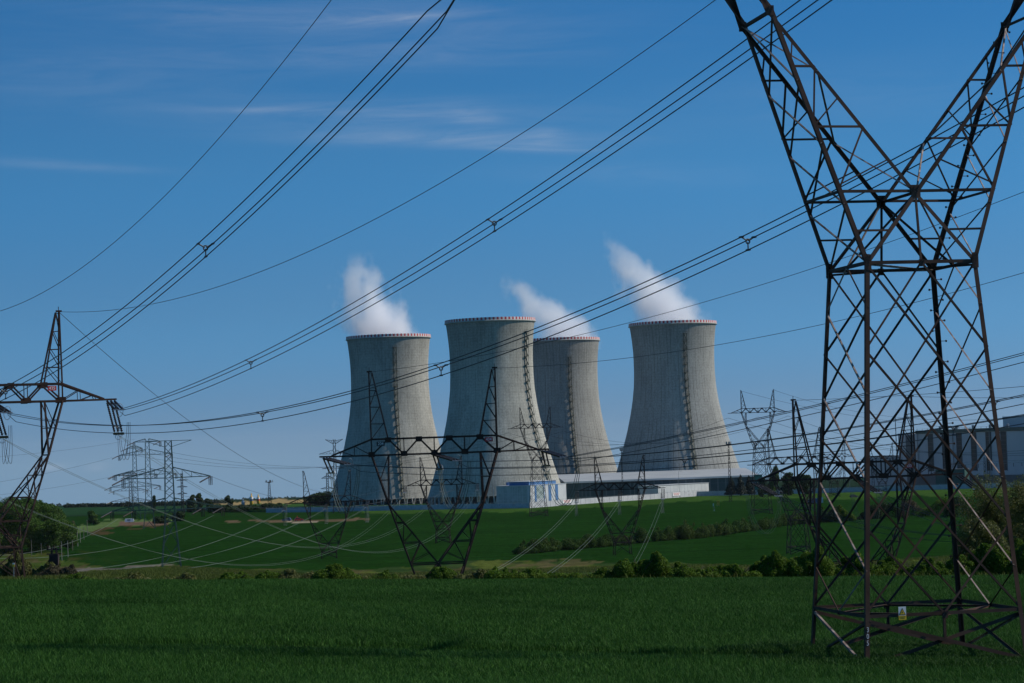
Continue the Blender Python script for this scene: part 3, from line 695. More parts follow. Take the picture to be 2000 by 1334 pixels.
# ------------------------------------------------------------------ green three-tier pylons at the left
def tier_pylon(label, u, d, H, bt, bb, zb, arms, yaw=0, matl='steel_green', k=1.2, strs=True):
    p = gpt(u, d); root = thing('tiered_pylon', label, 'pylon', p, R_(yaw), 'tiered pylons'); mt = M[matl]
    def hw(z): return bt + (bb * .55 - bt) * (H - z) / (H - zb) if z > zb else bb * .55 + (bb - bb * .55) * (zb - z) / zb
    cor = lambda sx, sy, z: (sx * hw(z), sy * hw(z), z)
    for sx, sy in ((-1, -1), (1, -1), (1, 1), (-1, 1)):
        mb = MB(); mb.bar(cor(sx, sy, -.4), cor(sx, sy, zb), .2 * k); mb.bar(cor(sx, sy, zb), cor(sx, sy, H), .17 * k); mb.build('leg', mt, root)
    mb = MB(); n = 11; zs = [0] + [zb * .5, zb] + [zb + (H - zb) * i / n for i in range(1, n + 1)]
    for A, B, nn in FACES:
        for z0, z1 in zip(zs, zs[1:]):
            mb.bar(cor(*A, z0), cor(*B, z1), .075 * k); mb.bar(cor(*B, z0), cor(*A, z1), .075 * k)
        for z in [zb] + [a[0] for a in arms]: mb.bar(cor(*A, z), cor(*B, z), .1 * k)
    mb.build('body_bracing', mt, root)
    for zc, za, xl, xr in arms:
        for x in (xl, xr):
            mb = MB(); s_ = 1 if x > 0 else -1
            for sy in (-1, 1):
                lo = cor(s_, sy, zc); hi = cor(s_, sy, za); tip = (x, sy * .25, zc + (.9 if za < zc else .15))
                mb.bar(lo, tip, .14 * k); mb.bar(hi, tip, .16 * k)
                for i in range(1, 4):
                    a = lerp(lo, tip, i / 4); b_ = lerp(hi, tip, i / 4); b2 = lerp(hi, tip, (i - 1) / 4); mb.bar(a, b_, .05 * k); mb.bar(a, b2, .05 * k)
            mb.build('cross_arm', mt, root)
            if strs and za > zc and abs(x) > 2:
                for xx in ((x, x * .62) if abs(x) > 15 else (x,)):
                    mb = MB()
                    for o in (-.9, 0, .9): mb.tube([(xx + o * .5, 0, zc), (xx + o * .5, 0, zc - 2.6)], [.16, .11], 6)
                    mb.tube([(xx, 0, zc), (xx - 3.4, -4.5, zc - 1.6)], .2, 6)
                    mb.build('insulator_string', M['insulator'], root)
    return root
G1 = tier_pylon('nearest green three-tier pylon, standing whole in the field right of the left edge pylon', 335, 740, 38, .95, 2.8, 13.5, [(26.7, 29.9, -13.6, 12.4), (17.2, 20.6, -17.2, 15.8)], 10, k=1.7)
mb = MB()
for sy in (-1, 1):
    for x in (-6.6, 7.0): mb.bar((0, sy * .8, 37.9), (x, sy * .25, 37.9), .15); mb.bar((math.copysign(.9, x), sy * .9, 36), (x, sy * .25, 37.9), .14)
mb.build('top_arm', M['steel_green'], G1)
G2 = tier_pylon('middle green three-tier pylon of the row, just left of the nearest green one', 292, 1230, 45, .9, 2.9, 12, [(43.4, 45, -6.5, 6.5), (37, 39.6, -14, 12), (27, 30, -16, 14)], 8, k=1.8)
G3 = tier_pylon('farthest green three-tier pylon of the row, smallest of the three', 266, 1500, 45, .9, 2.9, 12, [(43.4, 45, -4.5, 4.5), (27, 30, -13, 13), (20, 23, -15, 15)], 8, k=1.9)
tier_pylon('slim dark pylon on the skyline behind the right arms of the nearest green pylon', 357, 1650, 27, .55, 1.2, 6, [(22, 22.8, -3.6, 3.8), (17.5, 18.4, -3.4, 3.6), (13, 13.9, -3.2, 3.4)], 0, 'steel_far', 1.5, False)
tier_pylon('dark pylon low on the skyline left of the three green pylons', 256, 1900, 31, .8, 2.2, 6, [(29, 31, -5, 5), (16, 19, -13, 13), (8, 11, -15, 15)], 5, 'steel_far', 1.7)
tier_pylon('narrow pylon with a flat T top at the left shoulder of the leftmost cooling tower', 657, 1500, 45, .6, 2.0, 8, [(44, 42, -5.5, 5.5), (36, 38.5, -9.5, 6), (27, 28.5, -8, 6)], 0, 'steel_far', 1.4, False)
tier_pylon('small narrow pylon with curved arms left of the leftmost cooling tower', 641, 1750, 24, .6, 1.5, 5, [(20, 22, -4.2, 4.2), (12.5, 14, -5, 5)], 0, 'steel_far', 1.7, False)

# ------------------------------------------------------------------ wires
def att(root, x, z=None, y=0): return (x, y, root['hb'] + (ZL - .1 if z is None else z))
# near pylon to the left edge pylon
npt = lambda x, z: mw(NP, (x, 0, HBN + z)); plt = lambda x, z: mw(PL, (x, 0, PL['hb'] + z))
NP['hb'] = HBN
for tg, spn, lab, px, md in (
    (-15.7, (-XT + .6), 'triple conductor from the top edge down behind the peak of the left edge pylon', (870, 5), (420, 459)),
    (2.2, (XT - .6), 'triple conductor from the left fork arm of the near pylon to pylon 435', None, (960, 432)),
    (17.2, 0.0, 'triple conductor crossing behind both fork arms of the near pylon and over the leftmost tower', None, (840, 720))):
    A0 = npt(tg, ZL); B0 = plt(spn, ZL)
    a = strings(NP, att(NP, tg), B0, drop=.36 if tg == 2.2 else .8, ln=5.8); b = strings(PL, att(PL, spn), A0, drop=.22, ln=5.6)
    s_ = fit(a, b, *md)
    bundle(lab, a, b, s_, .032, spac={-15.7: (.23, .58), 2.2: (.29, .645), 17.2: (.2, .42, .6, .8)}[tg], group='triple conductors of the near line')
for sx, lab, md in ((-1, 'thin earth wire running from the top edge to the left edge of the sky', (300, 404)), (1, 'thin earth wire ending on the peak of the left edge pylon', (560, 510))):
    a = npt(sx * NXO, NZPS[sx]); b = plt(sx * XO, ZP); wire('earth_wire', lab, a, b, fit(a, b, *md), .024, group='earth wires')
# left edge pylon onward to the small pylon behind the mid one
def pt(root, x, z): return mw(root, (x, 0, root['hb'] + z))
for x, md, lab in ((XT - .6, (428, 973), 'conductor pair dropping from the right tip of pylon 435 past the nearest green pylon'), (0, (242, 969), 'conductor pair dropping from the middle of the left edge pylon behind its leg'), (-XT + .6, (500, 1103), 'pale conductor pair lying lowest across the field left of the mid pylon')):
    a = strings(PL, att(PL, x), pt(PB, x, ZL), drop=.95, ln=5.6); b = strings(PB, att(PB, x), pt(PL, x, ZL), drop=.5, ln=5, nd_=8, ring=False)
    bundle(lab, a, b, fit(a, b, *md), .021, offs=((-.35, 0), (.35, -.2)), spac=(.3, .6), matl=M['wire_sunlit'], group='pale conductors sagging over the field', k=1.2)
    jumper(PL, a, mw(PL, (x + 1.2, -3.4, PL['hb'] + ZL - 2.6)), 3.4, r=.024)
    jumper(PB, b, mw(PB, (x, 4.5, PB['hb'] + ZL - 1.5)), 4.5, M['wire_sunlit'], r=.05)
a = pt(PL, XO, ZP); b = pt(PB, -XO, ZP); wire('earth_wire', 'thin earth wire slanting down from the peak of pylon 435 towards the leftmost tower', a, b, fit(a, b, 484, 899), .03, group='earth wires')
a = at(-420, 560, 190); b = pt(PL, -XO, ZP)
# small pylon A to the lower left
for x, md, lab in ((-XT + .6, (229, 1104), 'pale conductor pair from the left tip of the pylon by the red car'), (0, (316, 1101), 'pale conductor pair from the beam middle of the pylon by the red car'), (XT - .6, (408, 1103), 'pale conductor pair from the right tip of the pylon by the red car')):
    b = at(-420 + x * 8, 1062, 400); a = strings(PA, att(PA, x), b, drop=.45, ln=5, nd_=8, ring=False)
    bundle(lab, a, b, fit(a, b, *md), .024, offs=((-.35, 0), (.35, -.15)), matl=M['wire_sunlit'], group='pale conductors sagging over the field', k=1.2)
    jumper(PA, a, mw(PA, (x, 4.5, PA['hb'] + ZL - 1.5)), 5, M['wire_sunlit'], r=.05)
# pylon C towards the mid pylon
for x, md, lab in ((-XT + .6, (1072, 1040), 'pale conductor pair hanging steeply from the left tip of the pylon by the hedge'), (0, (1160, 1045), 'pale conductor pair hanging steeply from the beam middle of the pylon by the hedge'), (XT - .6, (1268, 1045), 'pale conductor pair hanging steeply from the right tip of the pylon by the hedge')):
    b0 = strings(PM, att(PM, x), pt(PC, x, ZL), drop=.42, ln=5.0, n=2, r=.11); b = at(620 + x * 11, 1235, 262); a = strings(PC, att(PC, x), b, drop=.9, ln=5, nd_=8, ring=False)
    bundle(lab, a, b, fit(a, b, *md), .03, offs=((-.38, 0), (.38, 0)), matl=M['wire_sunlit'], group='pale conductors sagging over the field', k=1.2)
    jumper(PC, a, mw(PC, (x, 4.5, PC['hb'] + ZL - 1.5)), 5, M['wire_sunlit'], r=.045)
    jumper(PM, b0, mw(PM, (x + 4, -2.6, PM['hb'] + ZL - 1.0)), 5.2, M['wire_sunlit'], r=.035)
# mid pylon to the right, off to a pylon outside the frame
def rights(root, lst, d1, grp, nm, r=.034, r2=.024, strs=True):
    for kind, x, p1, p2, lab in lst:
        b = at(p1[0], p1[1], d1)
        if kind == 'e':
            a = pt(root, x, ZP); wire('earth_wire', lab, a, b, fit(a, b, *p2), r2, group='earth wires')
        else:
            a = strings(root, att(root, x), b, drop=.16, ln=5.6) if strs else pt(root, x, ZL)
            bundle(lab, a, b, fit(a, b, *p2), r, spac=(.45, .72), group=grp)
rights(PM, [('e', -XO, (2600, 119), (1600, 520), 'thin earth wire from the left peak of the mid pylon up to the right edge'), ('e', XO, (2600, 334), (1600, 635), 'thin earth wire from the right peak of the mid pylon up to the right edge'),
            ('b', XT - .6, (2600, 522), (1700, 767), 'upper triple conductor running right from the mid pylon across the near pylon legs'),
            ('b', 0, (2600, 627), (1700, 829), 'middle triple conductor running right from the mid pylon across the near pylon legs'),
            ('b', -XT + .6, (2600, 690), (1700, 857), 'lowest triple conductor running right from the mid pylon across the near pylon legs')], 180, 'triple conductors right of the mid pylon', 'mid')
rights(PF, [('e', -XO, (2600, 690), (1830, 768), 'thin earth wire from the left peak of the pylon behind the near legs'), ('e', XO, (2600, 755), (1931, 777), 'thin earth wire from the right peak of the pylon behind the near legs')], 180, None, 'f')
for x, p, lab in ((-XT + .6, (2300, 985), 'left'), (0, (2350, 980), 'middle'), (XT - .6, (2400, 975), 'right')):
    b_ = at(p[0], p[1], 250); a = strings(PF, att(PF, x), b_, drop=.35, ln=5.6)
    bundle('dark triple conductor leaving the %s of the beam of pylon 433' % {'left': 'near tip', 'middle': 'middle', 'right': 'far tip'}[lab], a, b_, 4.0, .03, group='triple conductors right of the mid pylon')
    c_ = mw(PF, (x - 1.5, -4.8, PF['hb'] + ZL - 1.6)); jumper(PF, a, c_, 4.6, M['wire_sunlit'], r=.02)
# far thin lines
def far_wire(lab, P0, P1, sag, r=.05, mt='wire', grp='far thin wires'): wire('overhead_wire', lab, P0, P1, sag, r, M[mt], grp)
far_wire('thin wire from the left peak of the tall pylon beside the rightmost tower going right', pt(PE, -XO, ZP), at(2100, 842, 900), 5)
far_wire('thin wire from the right peak of the tall pylon beside the rightmost tower going right', pt(PE, XO, ZP), at(2100, 800, 900), 8)
for x, lab in ((-XT, 'left tip'), (0, 'beam middle'), (XT, 'right tip')):
    far_wire('thin conductor from the %s of the tall pylon beside the rightmost tower going right' % lab, pt(PE, x, ZL - 2), at(2150, 868 + x * .4, 900), 9, .06)
    far_wire('thin conductor between the slim second-tower pylon and the tall right pylon, at its %s' % lab, pt(PD, x, ZL - 2), pt(PE, x, ZL - 2), 9, .05)
    far_wire('thin conductor from the %s of the slim second-tower pylon to the left' % lab, pt(PD, x, ZL - 2), mw(G2, (x * .8, 0, 38)), 12, .05)
for z, x, v, lab in ((45, -6, 893, 'topmost faint wire at the left sky from the middle green pylon'), (37, -14, 968, 'faint wire at the left sky from the middle arm of the middle green pylon'), (27, -16, 976, 'lowest faint wire at the left sky from the middle green pylon')):
    far_wire(lab, mw(G2, (x, 0, z)), at(-300, v + 8, 900), 3, .045)
for x, lab in ((-14, 'upper'), (12, 'lower')):
    far_wire('faint %s wire from the nearest green pylon across to the mast and the leftmost tower' % lab, mw(G1, (x, 0, 27)), mw(PB, (x * .4, 0, PB['hb'] + 14)), 8, .045)
    far_wire('faint pale %s wire from the nearest green pylon low over the left valley' % lab, mw(G1, (x * 1.1, 0, 15)), at(-250, 1058 if x < 0 else 1072, 420), 6, .035, 'wire_sunlit')

# ------------------------------------------------------------------ cooling towers
def concrete(name, base, rib=.5, lift=.10, blotch=(.86, 1.1)):
    m = mat(name, base, .85, 0, .25); t = m.node_tree; b = t.nodes['Principled BSDF']
    tc = nd(t, 'ShaderNodeTexCoord'); sp = nd(t, 'ShaderNodeSeparateXYZ'); t.links.new(tc.outputs['Object'], sp.inputs[0])
    ang = mth(t, 'MULTIPLY', mth(t, 'ARCTAN2', sp.outputs[1], sp.outputs[0]), 72 / (2 * math.pi))
    oi = nd(t, 'ShaderNodeObjectInfo'); col = nd(t, 'ShaderNodeCombineXYZ'); t.links.new(ang, col.inputs[0]); t.links.new(mth(t, 'MULTIPLY', oi.outputs['Random'], 80.0), col.inputs[2]); t.links.new(mth(t, 'MULTIPLY', sp.outputs[2], .16), col.inputs[1])
    def noise(sc, st, det=5, lo=.3, hi=.7, a=0, z=1):
        mp = nd(t, 'ShaderNodeMapping'); mp.inputs['Scale'].default_value = st; t.links.new(col.outputs[0], mp.inputs[0])
        n = nd(t, 'ShaderNodeTexNoise', inp={'Scale': sc, 'Detail': det, 'Roughness': .6}); t.links.new(mp.outputs[0], n.inputs['Vector'])
        r = nd(t, 'ShaderNodeMapRange', inp={'From Min': lo, 'From Max': hi, 'To Min': a, 'To Max': z}); t.links.new(n.outputs['Fac'], r.inputs['Value']); return r.outputs[0]
    def line(x, w, depth, mod=None):
        fr = mth(t, 'ABSOLUTE', mth(t, 'SUBTRACT', mth(t, 'FRACT', x), .5)); ln = mth(t, 'LESS_THAN', fr, w)
        if mod is not None: ln = mth(t, 'MULTIPLY', ln, mod)
        return mth(t, 'SUBTRACT', 1.0, mth(t, 'MULTIPLY', ln, depth))
    streak = noise(1.0, (3.2, .10, 1), 5, .3, .72, .93, 1.07)
    broad = noise(.22, (.8, .9, 1), 5, .3, .7, *blotch)
    fine = noise(3.0, (1, 1.6, 1), 6, .3, .7, .78, 1.2)
    mod1 = noise(1.0, (1.0, .25, 1), 3, .42, .6, .15, 1)
    ribs = line(ang, .06, rib, mod1)
    ribs2 = line(mth(t, 'MULTIPLY', ang, 3.0), .09, .10)
    lifts = line(mth(t, 'MULTIPLY', sp.outputs[2], 1 / 1.9), .10, lift)
    pn_ = nd(t, 'ShaderNodeTexWhiteNoise', noise_dimensions='2D'); fl = nd(t, 'ShaderNodeVectorMath', operation='FLOOR'); c2 = nd(t, 'ShaderNodeCombineXYZ')
    t.links.new(ang, c2.inputs[0]); t.links.new(mth(t, 'MULTIPLY', sp.outputs[2], 1 / 5.7), c2.inputs[1]); t.links.new(c2.outputs[0], fl.inputs[0]); t.links.new(fl.outputs[0], pn_.inputs['Vector'])
    pan = nd(t, 'ShaderNodeMapRange', inp={'To Min': .94, 'To Max': 1.05}); t.links.new(pn_.outputs['Value'], pan.inputs['Value'])
    f = streak
    for x in (broad, fine, ribs, ribs2, lifts, pan.outputs[0]): f = mth(t, 'MULTIPLY', f, x)
    # shell tone darkens gradually towards the rim
    rimd = nd(t, 'ShaderNodeMapRange', inp={'From Min': 96.0, 'From Max': 124.0, 'To Min': 1.0, 'To Max': .78}); t.links.new(sp.outputs[2], rimd.inputs['Value'])
    f = mth(t, 'MULTIPLY', f, rimd.outputs[0])
    v = nd(t, 'ShaderNodeVectorMath', operation='SCALE'); v.inputs[0].default_value = base; t.links.new(f, v.inputs['Scale']); t.links.new(v.outputs[0], b.inputs['Base Color'])
    df = nd(t, 'ShaderNodeBsdfDiffuse', inp={'Roughness': .45}); t.links.new(v.outputs[0], df.inputs['Color'])
    bm = nd(t, 'ShaderNodeBump', inp={'Strength': .35, 'Distance': .15}); t.links.new(f, bm.inputs['Height']); t.links.new(bm.outputs[0], df.inputs['Normal'])
    t.links.new(df.outputs[0], t.nodes['Material Output'].inputs[0])
    return m
M['tower_a'] = concrete('warm_tower_concrete', (.45, .43, .375), .30, .10, (.78, 1.16)); M['tower_b'] = concrete('grey_tower_concrete', (.40, .39, .355), .5, .07, (.88, 1.1))
M['dark_in'] = mat('interior_shade_grey', (.05, .052, .055), .9)  # dark tone stands in for the shade inside the tower foot
M['strut'] = noisy('pale_strut_concrete', (.42, .41, .38), (.3, .29, .26), .5, .8)
M['stair'] = noisy('moss_grey_stair_steel', (.065, .08, .06), (.10, .11, .085), .4, .8)
PROF = [(7.0, 45.6), (10, 44.6), (15, 43.1), (22, 40.9), (32, 37.9), (45, 34.3), (58, 31.4), (68, 29.7), (78, 28.5), (88, 28.0), (97, 27.95), (104, 28.1), (111, 28.6), (117, 29.2), (122, 29.85), (123.2, 30.0)]
def prad(z): return float(np.interp(z, [p[0] for p in PROF], [p[1] for p in PROF]))
st_v = MB(); st_v.tube([(-1.15, 0, 7.2), (0, 0, 0)], .42, 8); st_v.tube([(1.15, 0, 7.2), (0, 0, 0)], .42, 8); st_mesh = st_v.mesh('support_strut', M['strut'])
ld = MB(); ld.box((-1.5, 0, -.1), (1.5, 1.7, .1)); ld.box((-1.5, 1.62, .9), (1.5, 1.7, 1.05)); ld.box((-1.5, 1.62, .1), (-1.4, 1.7, .9)); ld.box((1.4, 1.62, .1), (1.5, 1.7, .9)); ld.box((-.05, 1.62, .1), (.05, 1.7, .9)); ld.box((-1.5, 0, .9), (-1.42, 1.65, 1.0)); ld.box((1.42, 0, .9), (1.5, 1.65, 1.0)); ld_mesh = ld.mesh('stair_landing', M['stair'])
TOW = []
def tower(label, u, vr, d, stair_deg, matl, struts, stair_top=121, wscale=1.0):
    rim = at(u, vr, d); root = thing('cooling_tower', label, 'cooling tower', (rim.x, rim.y, rim.z - 124.9), 0, 'cooling towers')
    root.scale = (wscale, wscale, 1); NS = 144
    zz = np.concatenate([np.linspace(7, 120, 60), [122, 123.2]])
    prof = [(prad(z), z) for z in zz] + [(29.5, 123.2)] + [(prad(z) - .7, z) for z in zz[::-3]]
    mb = MB(); mb.lathe(prof, NS, False); mb.build('shell', M[matl], root, True)
    mb = MB(); n2 = 142
    for j in range(n2):
        mb.mi = j % 2; a0, a1 = 2 * math.pi * j / n2, 2 * math.pi * (j + 1) / n2
        pts = [(r * math.cos(a), r * math.sin(a), z) for a in (a0, a1) for r, z in ((30.55, 123.2), (30.55, 124.9), (29.6, 124.9), (29.6, 123.2))]
        mb.poly(pts, [(0, 4, 5, 1), (1, 5, 6, 2), (2, 6, 7, 3), (3, 7, 4, 0)])
    mb.build('rim_band', [M['rim_red'], M['rim_white']], root)
    mb = MB(); mb.lathe([(30.2, 122.2), (30.75, 122.3), (30.75, 123.15), (29.8, 123.19)], NS, False); mb.build('rim_ledge', M['strut'], root, True)
    a0 = math.atan2(EYE.y - root.location.y, EYE.x - root.location.x) + R_(stair_deg)
    mb = MB(); rad = lambda z, o: Vector((math.cos(a0) * (prad(z) + o), math.sin(a0) * (prad(z) + o), z)); tg = Vector((-math.sin(a0), math.cos(a0), 0))
    zs = np.arange(9, stair_top, 5.6)
    for z0, z1 in zip(zs, zs[1:]):
        for o in (.5, 1.9):
            mb.bar(rad(z0, o) + tg * 1.1, rad(z1, o) + tg * 1.1, .22); mb.bar(rad(z0, o) - tg * 1.1, rad(z1, o) - tg * 1.1, .22)
        mb.bar(rad(z0, 1.5) + tg * 1.1, rad(z1, .8) - tg * 1.1, .75, .2)
    mb.build('staircase', M['stair'], root)
    for z in zs:
        o = ob('stair_landing', ld_mesh, root, rad(z, .1)); o.rotation_euler = (0, 0, a0 - math.pi / 2)
    if struts:
        for j in range(52):
            a = 2 * math.pi * j / 52; r = 45.4
            o = ob('support_strut', st_mesh, root, (math.cos(a) * r, math.sin(a) * r, 0)); o.rotation_euler = (0, 0, a + math.pi / 2)
    mb = MB(); mb.lathe([(47.5, -2), (47.5, .9), (46.9, .9), (46.9, -2)], 96, False); mb.build('basin_wall', M['strut'], root, True)
    mb = MB(); mb.lathe([(42.5, -2), (42.5, 8.5)], 72, True); mb.build('interior_shade_drum', M['dark_in'], root, True)  # added drum, coloured dark to give the shade behind the struts
    TOW.append(root); return root, rim
M['rim_red'] = noisy('faded_red_rim_paint', (.42, .03, .04), (.5, .07, .07), .3, .6); M['rim_white'] = noisy('white_rim_paint', (.68, .66, .64), (.55, .53, .52), .3, .6)
T1, R1 = tower('leftmost cooling tower, standing apart with its stair line down the middle', 758.5, 656, 1790, 8, 'tower_a', True, wscale=1.01)
T2, R2 = tower('second cooling tower from the left, nearest and largest, overlapping its right neighbour', 957, 624, 1655, 54, 'tower_a', True)
T3, R3 = tower('third cooling tower, partly hidden behind the second and the lowest in view', 1094, 662, 1900, 13, 'tower_b', False, 113)
T4, R4 = tower('rightmost cooling tower, above the long low hall, with a tall stair line right of centre', 1313.5, 630, 1810, 16, 'tower_b', False, 118, wscale=1.06)

# steam: one lit volume per plume, rising from inside the rim and drifting left
def plume(label, rim, prof, dens, seed, back=0.0):
    """prof: (height, axis offset along x, radius)"""
    Hm = prof[-1][0] + 8; x0 = min(p[1] - p[2] for p in prof) - 6; x1 = max(p[1] + p[2] for p in prof) + 6; rm = max(p[2] for p in prof) + 5
    mb = MB(); mb.box((x0, -rm, -9), (x1, rm + back, Hm))
    m = bpy.data.materials.new('steam'); m.use_nodes = True; t = m.node_tree; t.nodes.clear()
    out = nd(t, 'ShaderNodeOutputMaterial'); pv = nd(t, 'ShaderNodeVolumePrincipled'); t.links.new(pv.outputs[0], out.inputs['Volume'])
    pv.inputs['Color'].default_value = (.985, .985, 1.0, 1); pv.inputs['Anisotropy'].default_value = .15
    tc = nd(t, 'ShaderNodeTexCoord')
    n1 = nd(t, 'ShaderNodeTexNoise', inp={'Scale': .05, 'Detail': 2.0}); mp = nd(t, 'ShaderNodeMapping'); mp.inputs['Location'].default_value = (seed * 37.1, seed * 11.7, 0); mp.inputs['Scale'].default_value = (1, 1, .8)
    t.links.new(tc.outputs['Object'], mp.inputs[0]); t.links.new(mp.outputs[0], n1.inputs['Vector'])
    s0 = nd(t, 'ShaderNodeVectorMath', operation='SUBTRACT'); s0.inputs[1].default_value = (.5, .5, .5); t.links.new(n1.outputs['Color'], s0.inputs[0])
    s1 = nd(t, 'ShaderNodeVectorMath', operation='SCALE'); s1.inputs['Scale'].default_value = 11.0; t.links.new(s0.outputs[0], s1.inputs[0])
    ad = nd(t, 'ShaderNodeVectorMath', operation='ADD'); t.links.new(tc.outputs['Object'], ad.inputs[0]); t.links.new(s1.outputs[0], ad.inputs[1])
    sp = nd(t, 'ShaderNodeSeparateXYZ'); t.links.new(ad.outputs[0], sp.inputs[0])
    tz = mth(t, 'DIVIDE', mth(t, 'ADD', sp.outputs[2], 9.0), Hm + 9.0, True)
    def curve(vals, lo, hi):
        fc = nd(t, 'ShaderNodeFloatCurve'); cv = fc.mapping.curves[0]; pts = [((h + 9) / (Hm + 9), (v_ - lo) / (hi - lo)) for h, v_ in vals]
        cv.points[0].location = pts[0]; cv.points[1].location = (1, pts[-1][1])
        for p in pts[1:]: cv.points.new(*p)
        fc.mapping.update(); t.links.new(tz, fc.inputs['Value']); return mth(t, 'ADD', mth(t, 'MULTIPLY', fc.outputs[0], hi - lo), lo)
    cx = curve([(p[0], p[1]) for p in prof], -80, 40); rr = curve([(p[0], p[2]) for p in prof], 0, 40)
    dx = mth(t, 'SUBTRACT', sp.outputs[0], cx); dy = mth(t, 'SUBTRACT', sp.outputs[1], back * .0)
    dist = mth(t, 'SQRT', mth(t, 'ADD', mth(t, 'MULTIPLY', dx, dx), mth(t, 'MULTIPLY', dy, dy)))
    e = mth(t, 'SUBTRACT', 1.0, mth(t, 'DIVIDE', dist, rr))
    n2 = nd(t, 'ShaderNodeTexNoise', inp={'Scale': .07, 'Detail': 5.0, 'Roughness': .6}); t.links.new(mp.outputs[0], n2.inputs['Vector'])
    th = nd(t, 'ShaderNodeMapRange', inp={'From Min': 0.0, 'From Max': 1.0, 'To Min': .25, 'To Max': 1.15}); t.links.new(tz, th.inputs['Value'])
    nn = mth(t, 'MULTIPLY', mth(t, 'SUBTRACT', n2.outputs['Fac'], .52), mth(t, 'MULTIPLY', th.outputs[0], 3.3))
    v = mth(t, 'ADD', e, nn); r = nd(t, 'ShaderNodeMapRange', inp={'From Min': 0.0, 'From Max': 1.0}, interpolation_type='SMOOTHSTEP'); t.links.new(v, r.inputs['Value'])
    ft = nd(t, 'ShaderNodeMapRange', inp={'From Min': .25, 'From Max': 1.0, 'To Min': 1.0, 'To Max': .05}); t.links.new(tz, ft.inputs['Value'])
    top = nd(t, 'ShaderNodeMapRange', inp={'From Min': .9, 'From Max': 1.0, 'To Min': 1.0, 'To Max': 0.0}); t.links.new(tz, top.inputs['Value'])
    t.links.new(mth(t, 'MULTIPLY', mth(t, 'MULTIPLY', mth(t, 'MULTIPLY', r.outputs[0], ft.outputs[0]), top.outputs[0]), dens), pv.inputs['Density'])
    o = mb.build('steam_plume', m, None, loc=rim); tag(o, label, 'steam', 'steam plumes'); return o
plume('steam plume leaning left above the leftmost cooling tower', R1, [(-9, -2, 31), (0, -3, 30), (10, -6, 28), (21, -11, 26), (36, -18, 22), (48, -20, 18), (56, -19, 12)], .17, 1)
plume('low steam plume drifting left from the partly hidden third cooling tower', R3, [(-9, 4, 31), (0, 6, 30), (10, 1, 28), (18, -6, 25), (32, -22, 20), (41, -34, 15), (46, -38, 9)], .13, 2)
plume('tall ragged steam plume above the rightmost cooling tower', R4, [(-9, 0, 31), (0, 0, 30), (9, -4, 29), (18, -10, 29), (33, -20, 24), (48, -33, 16), (62, -46, 9)], .14, 3)

# ------------------------------------------------------------------ plant wall
def face_root(name, label, cat, A, B, group=None):
    """Empty at A, local x along A->B, local y away from the viewer"""
    A, B = Vector(A), Vector(B); d = B - A
    return thing(name, label, cat, A, math.atan2(d.y, d.x), group), math.hypot(d.x, d.y), d.z
M['wall'] = noisy('pale_wall_concrete', (.46, .47, .48), (.37, .38, .40), .12, .8, c2=(.34, .34, .35), s2=.6)
WA, WB_, WC, WD = gpt(520, 1585), gpt(1035, 1450), gpt(1362, 1640), gpt(2450, 1500)
def wall(label, A, B, h=3.0):
    root, L_, dz = face_root('concrete_wall', label, 'wall', A, B, 'plant wall runs')
    n = max(1, int(L_ / 6)); mb = MB()
    for i in range(n):
        x0, x1 = L_ * i / n + .04, L_ * (i + 1) / n - .04; xm = (x0 + x1) / 2
        p = mw(root, (xm, 0, 0)); z = G(p.x, p.y) - root.location.z
        mb.box((x0, 0, z - .8), (x1, .16, z + h)); 
    mb.build('wall_panel', M['wall'], root)
    mb = MB()
    for i in range(n + 1):
        x = L_ * i / n; p = mw(root, (x, 0, 0)); z = G(p.x, p.y) - root.location.z
        mb.box((x - .14, -.1, z - .8), (x + .14, .26, z + h + .12))
    mb.build('wall_post', M['wall'], root)
    mb = MB()
    for i in range(n):          # fence wire on top
        x0, x1 = L_ * i / n, L_ * (i + 1) / n; p = mw(root, (x0, 0, 0)); q = mw(root, (x1, 0, 0)); z0 = G(p.x, p.y) - root.location.z + h; z1 = G(q.x, q.y) - root.location.z + h
        mb.bar((x0, .08, z0), (x0, -.2, z0 + .75), .07)
        for k_ in (.3, .5, .7): mb.bar((x0, .08 - .28 * k_ / .75, z0 + k_), (x1, .08 - .28 * k_ / .75, z1 + k_), .035)
    mb.build('barbed_wire', M['galv'], root)
    return root, L_
wall('long shaded concrete wall in front of the two left cooling towers', WA, WB_, 3.0)
w2, L2 = wall('sunlit white concrete wall run below the long low hall', WB_, WC, 3.3)
wall('shaded concrete wall running right from the corner by the conifers', WC, WD, 3.1)
for f_, lab in ((.20, 'white and red notice board on the sunlit wall near the white and blue building'), (.86, 'white and red notice board at the right end of the sunlit wall')):
    x = L2 * f_; p = mw(w2, (x, 0, 0)); r_ = thing('notice_board', lab, 'sign', (p.x, p.y, G(p.x, p.y)), w2.rotation_euler.z, 'notice boards on the wall')
    mb = MB(); mb.box((-5.5, -.32, 1.2), (5.5, -.22, 3.4)); mb.build('panel', M['white'], r_)
    mb = MB()
    for k_ in range(3): mb.box((-4.8 + k_ * .5, -.36, 2.85 - k_ * .6), (4.8 - k_ * .7, -.33, 3.1 - k_ * .6))
    mb.build('red_lettering', M['red'], r_)
    mb = MB(); mb.box((-5, -.22, .0), (-4.8, -.1, 2)); mb.box((4.8, -.22, 0), (5, -.1, 2)); mb.build('bracket', M['galv'], r_)

